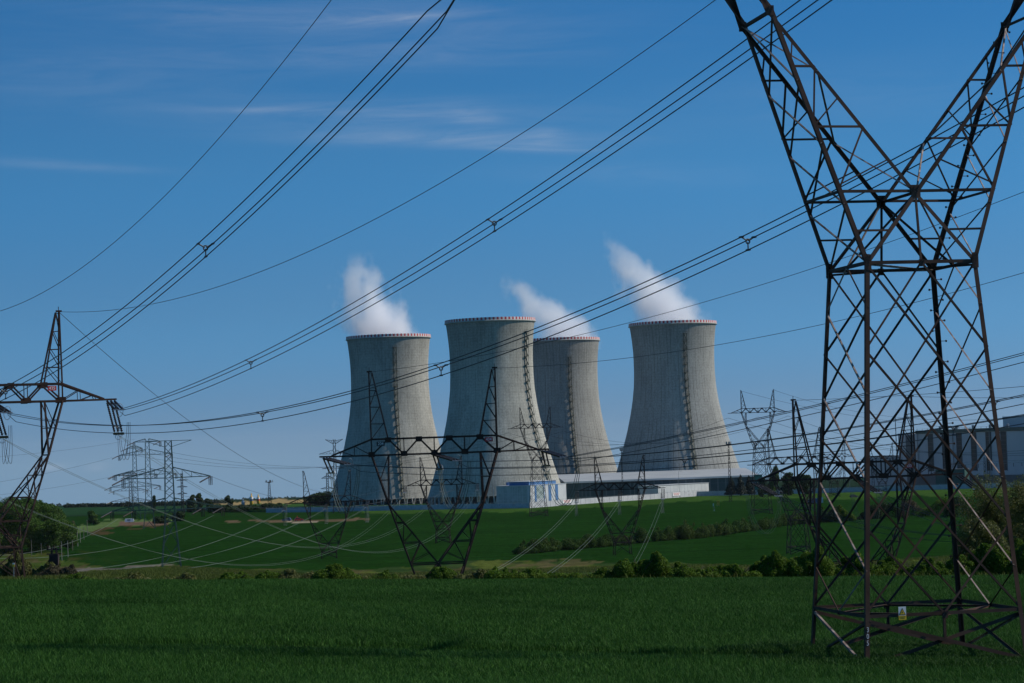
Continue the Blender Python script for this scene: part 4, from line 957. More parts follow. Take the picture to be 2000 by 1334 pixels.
for u, d, vt, lab in ((790, 1560, 955, 'lamp post behind the shaded wall under the leftmost tower'), (905, 1530, 957, 'lamp post behind the shaded wall between the two left towers'), (1145, 1590, 948, 'lamp post before the left end of the long low hall'), (1240, 1640, 938, 'lamp post before the middle of the long low hall'), (1327, 1660, 921, 'tall lamp post before the right part of the long low hall'), (1540, 1650, 925, 'lamp post behind the wall near the tall right pylon'), (1660, 1650, 922, 'lamp post behind the wall near the front leg of the near pylon')):
    p = gpt(u, d); r_ = thing('lamp_post', lab, 'lamp post', p, 0, 'lamp posts along the plant wall'); h = at(u, vt, d).z - p.z
    mb = MB(); mb.tube([(0, 0, -.3), (0, 0, h)], .14, 8, r1=.08); mb.build('shaft', M['galv'], r_); mb = MB(); mb.tube([(0, 0, h), (.5, 0, h + .25), (1.5, 0, h + .3)], .06, 6); mb.build('bracket', M['galv'], r_)
    mb = MB(); mb.box((1.3, -.18, h + .2), (2.2, .18, h + .36)); mb.build('lamp_head', M['galv'], r_)

# ------------------------------------------------------------------ plant buildings
M['glass_dark'] = mat('dark_glazing', (.025, .038, .045), .45, 0, .3)
M['glass_green'] = noisy('greenish_glazing', (.27, .33, .31), (.40, .45, .43), .3, .35)
M['clad'] = noisy('pale_grey_cladding', (.50, .52, .53), (.42, .44, .46), .06, .55, stretch=(1, 1, .25))
M['clad_dark'] = noisy('dark_grey_cladding', (.14, .145, .15), (.10, .105, .11), .1, .6)
M['clad_white'] = noisy('white_cladding', (.54, .55, .55), (.45, .46, .47), .15, .5)
M['blue'] = noisy('blue_cladding', (.05, .14, .31), (.07, .17, .35), .2, .6)
M['green_trim'] = noisy('dark_green_trim', (.03, .08, .07), (.045, .10, .09), .2, .5)
M['roof'] = noisy('light_roof_sheet', (.37, .385, .39), (.30, .315, .33), .05, .6, stretch=(1, 3, 1))
M['facade'] = noisy('aged_facade_panel', (.16, .175, .17), (.11, .125, .12), .15, .7)
M['glass_old'] = noisy('dusty_old_glazing', (.085, .105, .105), (.05, .065, .068), .08, .5)
def gz_at(u, d): return gpt(u, d).z

# white and blue building: corner towards the viewer
cA = gpt(1037, 1490); dirR = (WC - WB_); dirR.z = 0; dirR.normalize()
right_end = cA + dirR * 62; left_dir = Vector((-dirR.y, dirR.x, 0)) * -1
wb = thing('pumping_building', 'white and blue building with a glazed left front, before the second cooling tower', 'building', cA, math.atan2(dirR.y, dirR.x))
z1 = at(1037, 948, 1490).z - cA.z
LB_ = 44.0; DB = 24.0
mb = MB(); mb.box((0, 0, -1), (LB_, DB, z1)); mb.build('wall', M['clad_white'], wb)
for i in range(4):
    x = 5 + i * 8.4
    mb = MB(); mb.box((x, -.12, 2.6), (x + 3.4, .05, z1 - .3)); mb.build('blue_panel', M['blue'], wb)
for i in range(2):
    mb = MB(); mb.box((8 + i * 16, -.1, .2), (12 + i * 16, .04, 2.3)); mb.build('door', M['clad_dark'], wb)
mb = MB(); mb.box((2, 2, z1), (LB_ - 9, 16, z1 + 2.2)); mb.build('roof_structure', M['blue'], wb)
mb = MB(); mb.box((1.5, 1.5, z1 + 2.2), (LB_ - 8.5, 16.5, z1 + 2.45)); mb.build('roof', M['clad_white'], wb)
mb = MB(); mb.box((-.35, -.35, z1 - .12), (LB_ + .35, DB + .35, z1 + .1)); mb.build('parapet', M['clad_white'], wb)
mb = MB(); mb.box((-.15, 2.2, 2.5), (0.02, DB - .5, z1 - .4)); gl = mb.build('glazing', M['glass_green'], wb)
for k_ in range(8):
    mb = MB(); mb.box((-.24, 2.2 + k_ * 3.4, 2.5), (-.14, 2.4 + k_ * 3.4, z1 - .4)); mb.build('mullion', M['clad'], gl)
for k_ in range(3):
    mb = MB(); mb.box((-.26, 2.2, 3.8 + k_ * 2.1), (-.15, DB - .5, 3.95 + k_ * 2.1)); mb.build('transom', M['clad'], gl)
# glass hall standing in front of its left
gA, gB = gpt(974, 1512), gpt(1036, 1492)
gh, gl_, _ = face_root('cooling_fan_house', 'pale glazed block joined to the left of the white and blue building', 'building', gA, gB)
zg = at(974, 951, 1512).z - gA.z
mb = MB(); mb.box((0, .0, -1), (gl_ - .1, 12, zg * .38)); mb.build('plinth', M['clad'], gh)
mb = MB(); mb.box((0, .15, zg * .38), (gl_ - .1, 12, zg)); mb.build('glazing', M['glass_green'], gh)
for k_ in range(7):
    mb = MB(); mb.box((gl_ * k_ / 7, -.05, zg * .38), (gl_ * k_ / 7 + .25, .13, zg + .2)); mb.build('mullion', M['clad_white'], gh)
for k_ in range(4):
    mb = MB(); mb.lathe([(1.7, zg), (1.35, zg + 1.5), (1.5, zg + 2.6)], 14); o = mb.build('fan_stack', M['blue'], gh, loc=(3 + k_ * (gl_ - 6) / 3, 6, 0))

# long low hall with a pale pitched roof
hA, hB = gpt(1106, 1700), gpt(1480, 1722)
hall, hl, _ = face_root('long_hall', 'long low hall with pale roof and dark glazed front below the two right cooling towers', 'building', hA, hB)
ze = at(1106, 939, 1700).z - hA.z; ze2 = at(1480, 930, 1722).z - hA.z; ze = (ze + ze2) / 2; zr = at(1106, 926.5, 1736).z - hA.z - 3.5
mb = MB(); mb.box((0, 0, -2), (hl, 34, ze - .4)); mb.build('wall', M['facade'], hall)
mb = MB(); mb.poly([(-1, -1.2, ze - .5), (hl + 1, -1.2, ze - .5), (hl + 1, 36, zr + 3.0), (-1, 36, zr + 3.0), (-1, -1.2, ze), (hl + 1, -1.2, ze), (hl + 1, 36, zr + 3.5), (-1, 36, zr + 3.5)], [(3, 2, 1, 0), (4, 5, 6, 7), (0, 1, 5, 4), (1, 2, 6, 5), (2, 3, 7, 6), (3, 0, 4, 7)]); mb.build('roof', M['roof'], hall)
mb = MB(); mb.box((-1.05, -1.45, ze - 1.1), (hl + 1.05, -1.21, ze + .15)); mb.build('fascia', M['clad'], hall)
nb = 24
for i in range(nb):
    x0, x1 = hl * i / nb + .5, hl * (i + 1) / nb - .5
    fr = MB(); fr.box((x0 - .25, -.1, 1.6), (x0, .02, ze - 1.2)); fr.box((x0, -.1, ze * .62), (x1, .02, ze * .62 + .2)); win = fr.build('window', M['clad_dark'], hall)
    mb = MB(); mb.box((x0, -.05, 1.6), (x1, .01, ze - 1.2)); mb.build('pane', M['glass_old'], win)
# pale low annex
aA, aB = gpt(1286, 1662), gpt(1424, 1700)
an, al, _ = face_root('low_annex', 'pale windowless annex along the foot of the long low hall beside the conifers', 'building', aA, aB)
zt = at(1286, 949, 1662).z - aA.z
an.rotation_euler.z += 0.30
mb = MB(); mb.box((0, 0, -1), (al * 1.02, 16, zt)); mb.build('wall', M['clad_white'], an)
mb = MB(); mb.box((-.3, -.3, zt), (al * 1.02 + .3, 16.3, zt + .35)); mb.build('roof', M['roof'], an)
for k_ in range(14):
    mb = MB(); mb.box((al * (.03 + .07 * k_), -.06, 0), (al * (.03 + .07 * k_) + .22, .02, zt - .1)); mb.build('panel_joint', M['clad'], an)

# turbine hall at the right
tA, tB = gpt(1772, 1830), gpt(2120, 1660)
th, tl, _ = face_root('turbine_hall', 'tall grey turbine hall with dark vertical window strips and green roof edge', 'building', tA, tB)
zt = at(1815, 846, 1810).z - tA.z
mb = MB(); mb.box((0, 0, -2), (tl, 60, zt - .3)); mb.build('wall', M['clad'], th)
mb = MB(); mb.box((13, -.6, zt - .3), (tl + .5, 60.5, zt + 2.2)); mb.build('roof_edge', M['green_trim'], th)
mb = MB(); mb.box((.4, -.12, 0), (9.5, .03, zt - 1)); mb.build('gable_dark_strip', M['clad_dark'], th)  # dark strip down the left end of the front
for k_ in range(6):
    x = 27 + k_ * 16.4
    if x + 6 > tl: break
    fr = MB(); fr.box((x - .3, -.28, zt * .28 - .3), (x, .02, zt - .5)); fr.box((x + 5.6, -.28, zt * .28 - .3), (x + 5.9, .02, zt - .5)); win = fr.build('window_strip', M['clad_dark'], th)
    mb = MB(); mb.box((x, -.1, zt * .28), (x + 5.6, .02, zt - .5)); mb.build('pane', M['glass_dark'], win)
    mb = MB()
    for j in range(9): mb.box((x, -.18, zt * .28 + j * (zt * .7) / 9), (x + 5.6, -.11, zt * .28 + j * (zt * .7) / 9 + .18))
    mb.build('glazing_bar', M['clad_dark'], win)
mb = MB(); mb.box((13, -7, -1), (tl, -.7, zt * .2)); mb.build('lean_to', M['clad_dark'], th)
for k_ in range(16):
    mb = MB(); mb.box((15 + k_ * 6.1, -.7, zt + 2.2), (15.3 + k_ * 6.1, -.5, zt + 3.3)); mb.build('roof_rail_post', M['galv'], th)
mb = MB(); mb.box((14, -.66, zt + 3.2), (tl, -.56, zt + 3.32)); mb.build('roof_rail', M['galv'], th)
for k_ in range(5):
    mb = MB(); mb.lathe([(1.1, zt + 2), (1.1, zt + 4.2), (1.5, zt + 4.3), (.2, zt + 5)], 12); mb.build('roof_vent', M['galv'], th, loc=(24 + k_ * 19, 14, 0))
for k_ in range(3):
    mb = MB(); mb.tube([(15.5 + k_ * 41, -.9, -1), (15.5 + k_ * 41, -.9, zt - .4)], .3, 8); mb.build('downpipe', M['galv'], th)
lA = gpt(1758, 1840); lroot, ll, _ = face_root('stair_block', 'narrow pale stair block at the left end of the turbine hall', 'building', lA, gpt(1775, 1832))
zz_ = at(1758, 848, 1840).z - lA.z; mb = MB(); mb.box((0, 0, -1), (ll - .2, 30, zz_)); mb.build('wall', M['clad'], lroot); mb = MB(); mb.box((-.2, -.2, zz_), (ll, 30.2, zz_ + .5)); mb.build('roof', M['clad_white'], lroot)
rA = gpt(1964, 1800); rr_, rl, _ = face_root('reactor_block', 'pale rooftop block showing above the right end of the turbine hall', 'building', rA, gpt(2100, 1760))
zz_ = at(1964, 815, 1800).z - rA.z; mb = MB(); mb.box((0, 0, -1), (rl, 40, zz_)); mb.build('wall', M['clad'], rr_); mb = MB(); mb.box((-.3, -.3, zz_), (rl + .3, 40, zz_ + .6)); mb.build('roof', M['clad_white'], rr_)
# grey annex buildings further back
bA, bB = gpt(1690, 1930), gpt(1760, 1900); br_, bl, _ = face_root('workshop_building', 'grey stepped workshop block between the near pylon legs, left of the turbine hall', 'building', bA, bB)
zz_ = at(1705, 892, 1930).z - bA.z; z0_ = at(1690, 902, 1930).z - bA.z
mb = MB(); mb.box((0, 0, -1), (bl * .16, 30, z0_)); mb.box((bl * .16 + .02, -.5, -1), (bl, 30, zz_)); mb.build('wall', M['clad'], br_)
mb = MB(); mb.box((bl * .16 - .2, -.8, zz_), (bl + .2, 30, zz_ + .5)); mb.build('roof', M['clad_dark'], br_)
for k_ in range(6):
    mb = MB(); mb.box((bl * (.2 + .13 * k_), -.62, zz_ * .35), (bl * (.2 + .13 * k_) + 1.2, -.48, zz_ * .9)); mb.build('window', M['glass_dark'], br_)
cA_ = gpt(1744, 1850); cr_, c_l, _ = face_root('white_shaft', 'tall white shaft by the left foot of the turbine hall', 'building', cA_, gpt(1757, 1848))
zz_ = at(1744, 898, 1850).z - cA_.z; mb = MB(); mb.box((0, 0, -1), (c_l, 5, zz_)); mb.build('wall', M['clad_white'], cr_); mb = MB(); mb.box((-.15, -.15, zz_), (c_l + .15, 5.15, zz_ + .4)); mb.build('cap', M['roof'], cr_)
dA_ = gpt(1828, 1700); dr_, d_l, _ = face_root('teal_store', 'low dark teal store at the foot of the turbine hall', 'building', dA_, gpt(1885, 1690))
zz_ = at(1828, 918, 1700).z - dA_.z; mb = MB(); mb.box((0, 0, -1), (d_l, 10, zz_)); mb.build('wall', M['green_trim'], dr_); mb = MB(); mb.box((-.3, -.3, zz_), (d_l + .3, 10.3, zz_ + .4)); mb.build('roof', M['clad_dark'], dr_)
eA_ = gpt(1475, 1690); er_, e_l, _ = face_root('green_container', 'small green container house among the trees by the rightmost tower', 'building', eA_, gpt(1490, 1690))
zz_ = at(1475, 928, 1690).z - eA_.z; mb = MB(); mb.box((0, 0, -1), (e_l, 6, zz_)); mb.build('wall', noisy('sea_green_cladding', (.03, .16, .13), (.04, .19, .15), .3, .6), er_); mb = MB(); mb.box((-.2, -.2, zz_), (e_l + .2, 6.2, zz_ + .3)); mb.build('roof', M['clad_dark'], er_)
# switchyard portals before the turbine hall
def portal(label, u0, u1, vt, d):
    A, B = gpt(u0, d), gpt(u1, d); r_, l_, _ = face_root('switchyard_portal', label, 'portal frame', A, B, 'switchyard portals'); z = at(u0, vt, d).z - A.z
    for x in (0, l_):
        mb = MB()
        for q in (-.6, .6):
            for s in (-.6, .6): mb.bar((x + q * 1.6, s * 1.6, -1), (x + q * .5, s * .5, z + 3), .16)
        for i in range(7): mb.bar((x - .8, 0, z * i / 7), (x + .8, 0, z * (i + 1) / 7), .12); mb.bar((x + .8, 0, z * i / 7), (x - .8, 0, z * (i + 1) / 7), .12)
        mb.build('column', M['steel_far'], r_)
    mb = MB(); mb.bar((0, -.6, z), (l_, -.6, z), .16); mb.bar((0, -.6, z - 1.6), (l_, -.6, z - 1.6), .16)
    n = 12
    for i in range(n): mb.bar((l_ * i / n, -.6, z - (1.6 if i % 2 else 0)), (l_ * (i + 1) / n, -.6, z - (0 if i % 2 else 1.6)), .1)
    mb.build('girder', M['galv'], r_)
    for i in range(1, 6):
        mb = MB(); mb.tube([(l_ * i / 6, -.6, z - 1.7), (l_ * i / 6, -.6, z - 4)], .18, 6); mb.build('insulator_string', M['insulator'], r_)
portal('switchyard portal with a thin girder across the front of the turbine hall, left one', 1850, 1925, 904, 1640)
portal('switchyard portal with a thin girder across the front of the turbine hall, right one', 1932, 2030, 901, 1630)
portal('small switchyard portal before the grey stepped workshop block', 1650, 1706, 915, 1640)

# ------------------------------------------------------------------ masts, poles, silos, small things
def mast(label, u, d, vt, w=1.0, head=True, cat='mast', name='lattice_mast'):
    p = gpt(u, d); r_ = thing(name, label, cat, p); h = at(u, vt, d).z - p.z; mb = MB(); n = 14
    q = lambda s, y, z: (s * w * (1 - .6 * z / h), y * w * (1 - .6 * z / h), z)
    for s in (-1, 1):
        for y in (-1, 1): mb.bar(q(s, y, -.5), q(s, y, h), .16)
    for i in range(n):
        for y in (-1, 1): mb.bar(q(-1, y, h * i / n), q(1, y, h * (i + 1) / n), .1); mb.bar(q(1, y, h * i / n), q(-1, y, h * (i + 1) / n), .1)
    mb.build('shaft', M['steel_far'], r_)
    if head:
        mb = MB(); mb.lathe([(w * .5, h - .3), (w * 2.2, h + .2), (w * 2.2, h + .4), (.2, h + .45)], 12)
        mb.build('platform', M['steel_far'], r_)
        for k_ in range(5):
            a = k_ * 1.256; mb = MB(); mb.box((-.45, -.15, 0), (.45, .15, 1.3)); o = mb.build('lamp_head', M['galv'], r_, loc=(math.cos(a) * w * 1.8, math.sin(a) * w * 1.8, h + .4)); o.rotation_euler = (0, 0, a + 1.57)
    return r_
mast('reddish lattice mast with a platform head standing alone left of the leftmost tower', 527, 1900, 942, 1.5)
mast('slim floodlight mast at the right foot of the rightmost cooling tower', 1427, 1420, 868, .8)
mast('thin aerial mast at the left roof corner of the turbine hall', 1754, 1800, 815, .35, False)
mast('short lattice mast behind the third cooling tower foot, left of the rightmost tower', 1217, 1560, 880, .5)
M['wood'] = noisy('grey_weathered_wood', (.17, .16, .13), (.12, .11, .09), 1.5, .85, stretch=(4, 4, .5))
M['conc_pole'] = noisy('pale_concrete_pole', (.24, .24, .21), (.17, .17, .15), 1.5, .8)
for (u, vb, vt, mt, w_, lab) in ((152, 1067, 1034, 'conc_pole', .1, 'thickest pale pole left of the row, at the field edge below the wood'), (157, 1060, 1028, 'conc_pole', .08, 'pale pole just right of the thickest pale pole'), (98, 1075, 1047, 'conc_pole', .12, 'leaning pale pole farthest left but two in the pole row'),
                             (121, 1095, 1058, 'conc_pole', .09, 'thin pale pole right of the transformer pole with a white foot'), (133, 1088, 1057, 'conc_pole', .09, 'thin pale pole second right of the transformer pole'), (62, 1085, 1055, 'wood', .08, 'thin grey pole leftmost in the pole row'), (81, 1083, 1062, 'wood', .08, 'short grey pole second from the left in the pole row'),
                             (113, 1062, 1038, 'wood', .08, 'thin grey pole rising above the transformer pole'), (142, 1075, 1040, 'wood', .09, 'thin grey pole left of the thickest pale pole'), (164, 1054, 1030, 'wood', .08, 'thin grey pole second right of the thickest pale pole'), (171, 1045, 1016, 'wood', .1, 'grey pole with its head against the pale field'), (182, 1024, 1012, 'wood', .12, 'short dark pole standing in the pale field, left one'), (187, 1022, 1010, 'wood', .12, 'short dark pole standing in the pale field, right one')):
    d = 480.0
    for _ in range(25):
        p = gpt(u, d); v = proj(p)[1]; d *= 1 + (v - vb) * .004; d = min(max(d, 200), 1500)
    h = at(u, vt, d).z - p.z; r_ = thing('utility_pole', lab, 'pole', p, 0, 'poles in the left valley'); lean = .12 if 'leaning' in lab else .01
    k_ = max(1.0, d / 420); mb = MB(); mb.tube([(0, 0, -.3), (-lean * h, 0, h)], w_ * k_ * .62, 8, r1=w_ * k_ * .42); mb.build('shaft', M[mt], r_)
    mb = MB(); mb.tube([(-lean * h, 0, h - .02), (-lean * h, 0, h + .12)], w_ * k_ * .75, 8); mb.build('pole_cap', M['galv'], r_)
p = gpt(107, 330); r_ = thing('transformer_pole', 'dark transformer pole with boxes in the brown scrub by the left edge pylon', 'pole', p); h = at(107, 1070, 330).z - p.z
mb = MB(); mb.tube([(-.45, 0, -.3), (-.3, 0, h)], .14, 8); mb.tube([(.45, 0, -.3), (.3, 0, h)], .14, 8); mb.build('shaft', M['steel_far'], r_)
mb = MB(); mb.box((-.6, -.5, h * .45), (.6, .5, h * .8)); mb.build('transformer_box', M['steel_far'], r_)
mb = MB(); mb.bar((-1.0, 0, h - .2), (1.0, 0, h - .2), .16); mb.bar((-1.0, 0, h * .8), (1.0, 0, h * .8), .14)
for x in (-.8, 0, .8): mb.tube([(x, 0, h - .1), (x, 0, h + .3)], .09, 6)
mb.build('cross_arm', M['steel_far'], r_)
p = gpt(27.5, 262); r_ = thing('marker_post', 'small yellow and white marker plate on a thin post beside the left edge pylon leg', 'sign', p); zt_ = at(27.5, 1107, 262).z - p.z
mb = MB(); mb.tube([(0, 0, -.2), (0, 0, zt_)], .05, 6); mb.build('post', M['galv'], r_); mb = MB(); mb.box((-.12, -.03, zt_), (.12, .03, zt_ + .25)); mb.build('yellow_plate', M['yellow'], r_)
mb = MB(); mb.box((-.12, -.03, zt_ + .255), (.12, .03, zt_ + .4)); mb.build('white_plate', M['white'], r_)
def pole_d(u, vb, lo=300, hi=1660):
    a, b = lo, hi
    for _ in range(40):
        m_ = (a + b) / 2
        if proj(gpt(u, m_))[1] > vb: a = m_
        else: b = m_
    return (a + b) / 2
d = pole_d(1403, 989); p = gpt(1403, d); r_ = thing('marker_board', 'small orange yellow marker board on short legs in the green field', 'sign', p)
mb = MB(); mb.box((-.75, -.25, .5), (.75, .25, 2.9)); mb.build('board', noisy('orange_yellow_paint', (.75, .36, .02), (.68, .30, .02), 1, .5), r_); mb = MB(); mb.box((-.6, -.1, -.2), (-.45, .1, .55)); mb.box((.45, -.1, -.2), (.6, .1, .55)); mb.build('stand', M['galv'], r_)
d = pole_d(1394, 998); p = gpt(1394, d); r_ = thing('marker_stake', 'white topped marker stake left of the orange yellow board', 'stake', p)
mb = MB(); mb.tube([(.3, 0, -.2), (0, 0, 3.4)], .1, 6); mb.build('shaft', M['galv'], r_); mb = MB(); mb.box((-.3, -.1, 2.4), (.15, .1, 3.6)); mb.build('white_top', M['white'], r_); mb = MB(); mb.box((.1, -.12, -.1), (.5, .12, .6)); mb.build('white_foot', M['white'], r_)
def silo(label, u, d, vb, vt, w_, c1, c2, band):
    p = gpt(u, d); r_ = thing('silo', label, 'silo', p, 0, 'silos'); z0 = at(u, vb, d).z - p.z; z1 = at(u, vt, d).z - p.z; h = z1 - z0
    mb = MB()
    for a in range(4): mb.bar((math.cos(a * 1.57 + .8) * w_ * .8, math.sin(a * 1.57 + .8) * w_ * .8, -1), (math.cos(a * 1.57 + .8) * w_ * .8, math.sin(a * 1.57 + .8) * w_ * .8, z0 + .5), .25)
    mb.build('stand', M['galv'], r_)
    mb = MB(); mb.lathe([(w_ * .4, z0), (w_, z0 + h * .15), (w_, z0 + h * .66), (w_ * .9, z0 + h * .7), (w_ * .35, z0 + h * .75), (w_ * .35, z0 + h * .93), (.15, z0 + h)], 20); mb.build('vessel', c1, r_, True)
    if band:
        mb = MB(); mb.lathe([(w_ * 1.02, z0 + h * .36), (w_ * 1.02, z0 + h * .5)], 20, False); mb.build('band', c2, r_, True)
        mb = MB(); mb.lathe([(w_ * 1.02, z0 + h * .52), (w_ * 1.02, z0 + h * .68)], 20, False); mb.build('pale_band', M['white'], r_, True)
yp = noisy('silo_yellow', (.62, .36, .04), (.55, .3, .03), .4, .5); bpaint = mat('silo_blue', (.05, .09, .22), .5)
silo('taller yellow silo with blue and white bands beyond the trees', 491.5, 1980, 987, 963, 1.45, yp, bpaint, True)
silo('yellow silo with a reddish cap right of the taller one', 505, 1990, 985, 965, 1.35, yp, M['red'], True)
silo('short blue grey tank left of the yellow silos', 475, 1980, 990, 974, 1.35, noisy('blue_grey_tank', (.22, .29, .36), (.17, .23, .30), .4, .4), bpaint, False)

# ------------------------------------------------------------------ vehicles
M['tyre'] = mat('tyre_rubber', (.015, .015, .016), .85); M['rim'] = mat('wheel_rim', (.35, .35, .36), .4, .7)
def extrude_profile(mb, pts, y0, y1):
    n = len(pts); mb.poly([(x, y0, z) for x, z in pts] + [(x, y1, z) for x, z in pts], [tuple(range(n)), tuple(range(2 * n - 1, n - 1, -1))] + [((i + 1) % n, i, i + n, (i + 1) % n + n) for i in range(n)])
def wheels(r_, xs, w_, r):
    for x in xs:
        for y in (-w_, w_):
            mb = MB(); mb.tube([(0, -.1, 0), (0, .1, 0)], r, 16); wh = mb.build('wheel', M['tyre'], r_, loc=(x, y, r))
            mb = MB(); mb.tube([(0, -.115, 0), (0, .115, 0)], r * .55, 12); mb.build('rim', M['rim'], wh)
def car(label, u, vb, body, yaw, top=None, roofload=False):
    d = pole_d(u, vb); p = gpt(u, d); r_ = thing('parked_car', label, 'car', p, R_(yaw), 'cars parked in the field')
    mb = MB(); extrude_profile(mb, [(-2.1, .35), (2.1, .35), (2.15, .75), (1.95, .98), (1.0, 1.05), (-1.9, 1.1), (-2.15, .9)], -.85, .85); mb.build('body', body, r_)
    mb = MB(); extrude_profile(mb, [(-1.95, 1.1), (1.0, 1.05), (.3, 1.62), (-1.55, 1.66)], -.74, .74); mb.build('cabin', body, r_)
    mb = MB()
    for s in (-1, 1): mb.box((-1.55, s * .752 - .01, 1.14), (.35, s * .752 + .01, 1.52))
    mb.build('side_window', M['glass_dark'], r_)
    for y in (-.6, .6):
        mb = MB(); mb.box((2.06, y - .18, .68), (2.17, y + .18, .84)); mb.build('headlight', M['white'], r_)
    wheels(r_, (-1.3, 1.3), .78, .34)
    if roofload:
        mb = MB(); extrude_profile(mb, [(-1.2, 1.68), (-.2, 1.68), (-.2, 1.75), (-1.2, 1.75)], -.6, .6); mb.box((-.9, -.15, 1.75), (-.6, .15, 2.6)); mb.build('roof_beacon', M['red'], r_)
    r_.scale = (1.12, 1.12, 1.12); return r_
redp = mat('red_car_paint', (.42, .02, .025), .3, 0, .6); bluep = mat('dark_blue_car_paint', (.06, .10, .18), .3, 0, .6)
car('red car with a roof rack parked on the track by the small forked pylon', 584, 1018, redp, 8, roofload=True)
car('dark blue car parked left of the red car on the field track', 560, 1018, bluep, 172)
car('dark car parked by the wall behind the right fork of the near pylon legs', 1668, 972, M['black'], 20)
# white trailer
d = pole_d(253, 1021); p = gpt(253, d); r_ = thing('white_caravan', 'white caravan standing on the brown strip beyond the green field', 'caravan', p, R_(6))
mb = MB(); extrude_profile(mb, [(-2.6, .5), (2.3, .5), (2.6, 1.2), (2.2, 2.3), (-2.4, 2.4), (-2.7, 1.4)], -1, 1); mb.build('body', M['white'], r_); mb = MB(); mb.box((-1.2, -1.03, 1.3), (.6, -1.0, 1.9)); mb.build('window', M['glass_dark'], r_); wheels(r_, (0,), .9, .34)
mb = MB(); mb.bar((2.3, 0, .5), (3.4, 0, .45), .1); mb.build('tow_bar', M['galv'], r_)
# lorry with slatted white back, seen through the near pylon
d = pole_d(1594, 984); p = gpt(1594, d); r_ = thing('parked_lorry', 'dark blue lorry with a pale slatted load board, half hidden by the near pylon leg', 'lorry', p, R_(-5))
mb = MB(); mb.box((-2.6, -1.1, .7), (1.0, 1.1, 2.9)); mb.build('cargo_body', bluep, r_); mb = MB(); extrude_profile(mb, [(-4.4, .6), (-2.7, .6), (-2.7, 2.6), (-3.9, 2.55), (-4.35, 1.6)], -1.05, 1.05); mb.build('cab', bluep, r_)
mb = MB(); mb.box((-4.2, -1.08, 1.7), (-3.0, 1.08, 2.3)); mb.build('cab_window', M['glass_dark'], r_)
mb = MB(); mb.box((1.25, -1.2, .5), (3.6, -1.05, 3.4))
mb.build('load_board', M['white'], r_); mb = MB()
for k_ in range(4): mb.box((1.3, -1.24, .8 + k_ * .7), (3.55, -1.21, .98 + k_ * .7))
mb.build('board_slat', bluep, r_); wheels(r_, (-3.6, -1.6, .3), .95, .48)
# road tanker/pipes: pipe bridge at left behind the green pylon
pA, pB = gpt(345, 1700), gpt(425, 1700); pr, pl_, _ = face_root('pipe_bridge', 'low dark pipe bridge with a pale top line right of the nearest green pylon', 'pipe bridge', pA, pB)
zt_ = at(385, 993, 1700).z - pA.z
mb = MB(); mb.box((0, 0, zt_ - 1.2), (pl_, 2, zt_ - .3)); mb.build('trough', M['clad_dark'], pr); mb = MB(); mb.box((-.5, -.3, zt_ - .28), (pl_ + .5, 2.2, zt_)); mb.build('deck', M['clad'], pr)
for k_ in range(12):
    mb = MB(); mb.bar((pl_ * k_ / 11, 1, -.5), (pl_ * k_ / 11, 1, zt_ - 1.2), .4); mb.build('support', M['clad_dark'], pr)

# ------------------------------------------------------------------ vegetation
def crown(name, lobes, n, size, matl, parent=None, shell=.55, flat=1.0, gap=.33, loc=None):
    """leaf clusters: small folded leaves scattered through overlapping lobes (cx, cy, cz, rx, ry, rz)"""
    lb = np.array(lobes, float); vol = lb[:, 3] * lb[:, 4] * lb[:, 5]; k = rng.choice(len(lb), int(n * 1.6), p=vol ** .75 / (vol ** .75).sum()); L = lb[k]
    d = rng.normal(size=(len(k), 3)); d /= np.linalg.norm(d, axis=1)[:, None]; r = shell + (1.06 - shell) * rng.random(len(k)) ** .6
    P = L[:, :3] + d * L[:, 3:] * r[:, None]
    s = float(np.mean(lb[:, 3:])) * .42
    cl = vnoise(P[:, 0] + P[:, 2] * .7, P[:, 1] - P[:, 2] * .6, s, 31) * .6 + vnoise(P[:, 0] * 1.3 - P[:, 2], P[:, 1] + P[:, 2] * 1.1, s * .4, 32) * .4
    keep = cl > gap
    P = P[keep][:n]; d = d[keep][:n]; m = len(P)
    nn = d + rng.normal(scale=.75, size=(m, 3)); nn /= np.linalg.norm(nn, axis=1)[:, None]
    t = np.cross(nn, rng.normal(size=(m, 3))); t /= np.linalg.norm(t, axis=1)[:, None] + 1e-9; b = np.cross(nn, t)
    sz = size * (.55 + .9 * rng.random(m))[:, None]
    v = np.stack([P - t * sz, P + b * sz * .55 - nn * sz * .15, P + t * sz, P - b * sz * .55 - nn * sz * .15], 1).reshape(-1, 3)
    o = np.arange(m)[:, None] * 4; f = np.concatenate([o + [0, 1, 2], o + [0, 2, 3]], 1).reshape(-1, 3)
    me = npmesh(name, v, f); a = me.attributes.new('tone', 'FLOAT', 'POINT'); a.data.foreach_set('value', np.repeat(rng.random(m), 4).astype(np.float32))
    me.materials.append(matl); return ob(name, me, parent, loc)
M['leaf'] = leafmat('bush_leaf', (.028, .074, .008), (.115, .195, .018), (.105, .150, .018), .6, .36, .5, .1)
M['leaf_olive'] = leafmat('olive_leaf', (.06, .082, .015), (.15, .16, .028), (.11, .09, .026), .6, .3, .4)
M['leaf_dark'] = leafmat('dark_leaf', (.014, .034, .008), (.032, .06, .013), (.025, .05, .01), .6, .2, .12, .15)
M['leaf_wood'] = leafmat('woodland_leaf', (.026, .066, .008), (.07, .135, .015), (.05, .085, .014), .6, .3, .09, .15)
M['leaf_far'] = leafmat('far_tree_leaf', (.012, .028, .016), (.022, .042, .020), (.026, .048, .016), .6, .1, .02)
M['leaf_brown'] = leafmat('bare_scrub_twig', (.06, .05, .026), (.095, .075, .036), (.055, .06, .02), .8, .1, .3)
M['hedge_leaf'] = leafmat('hedge_leaf', (.014, .040, .006), (.055, .105, .013), (.075, .095, .018), .6, .25, .06, .1)
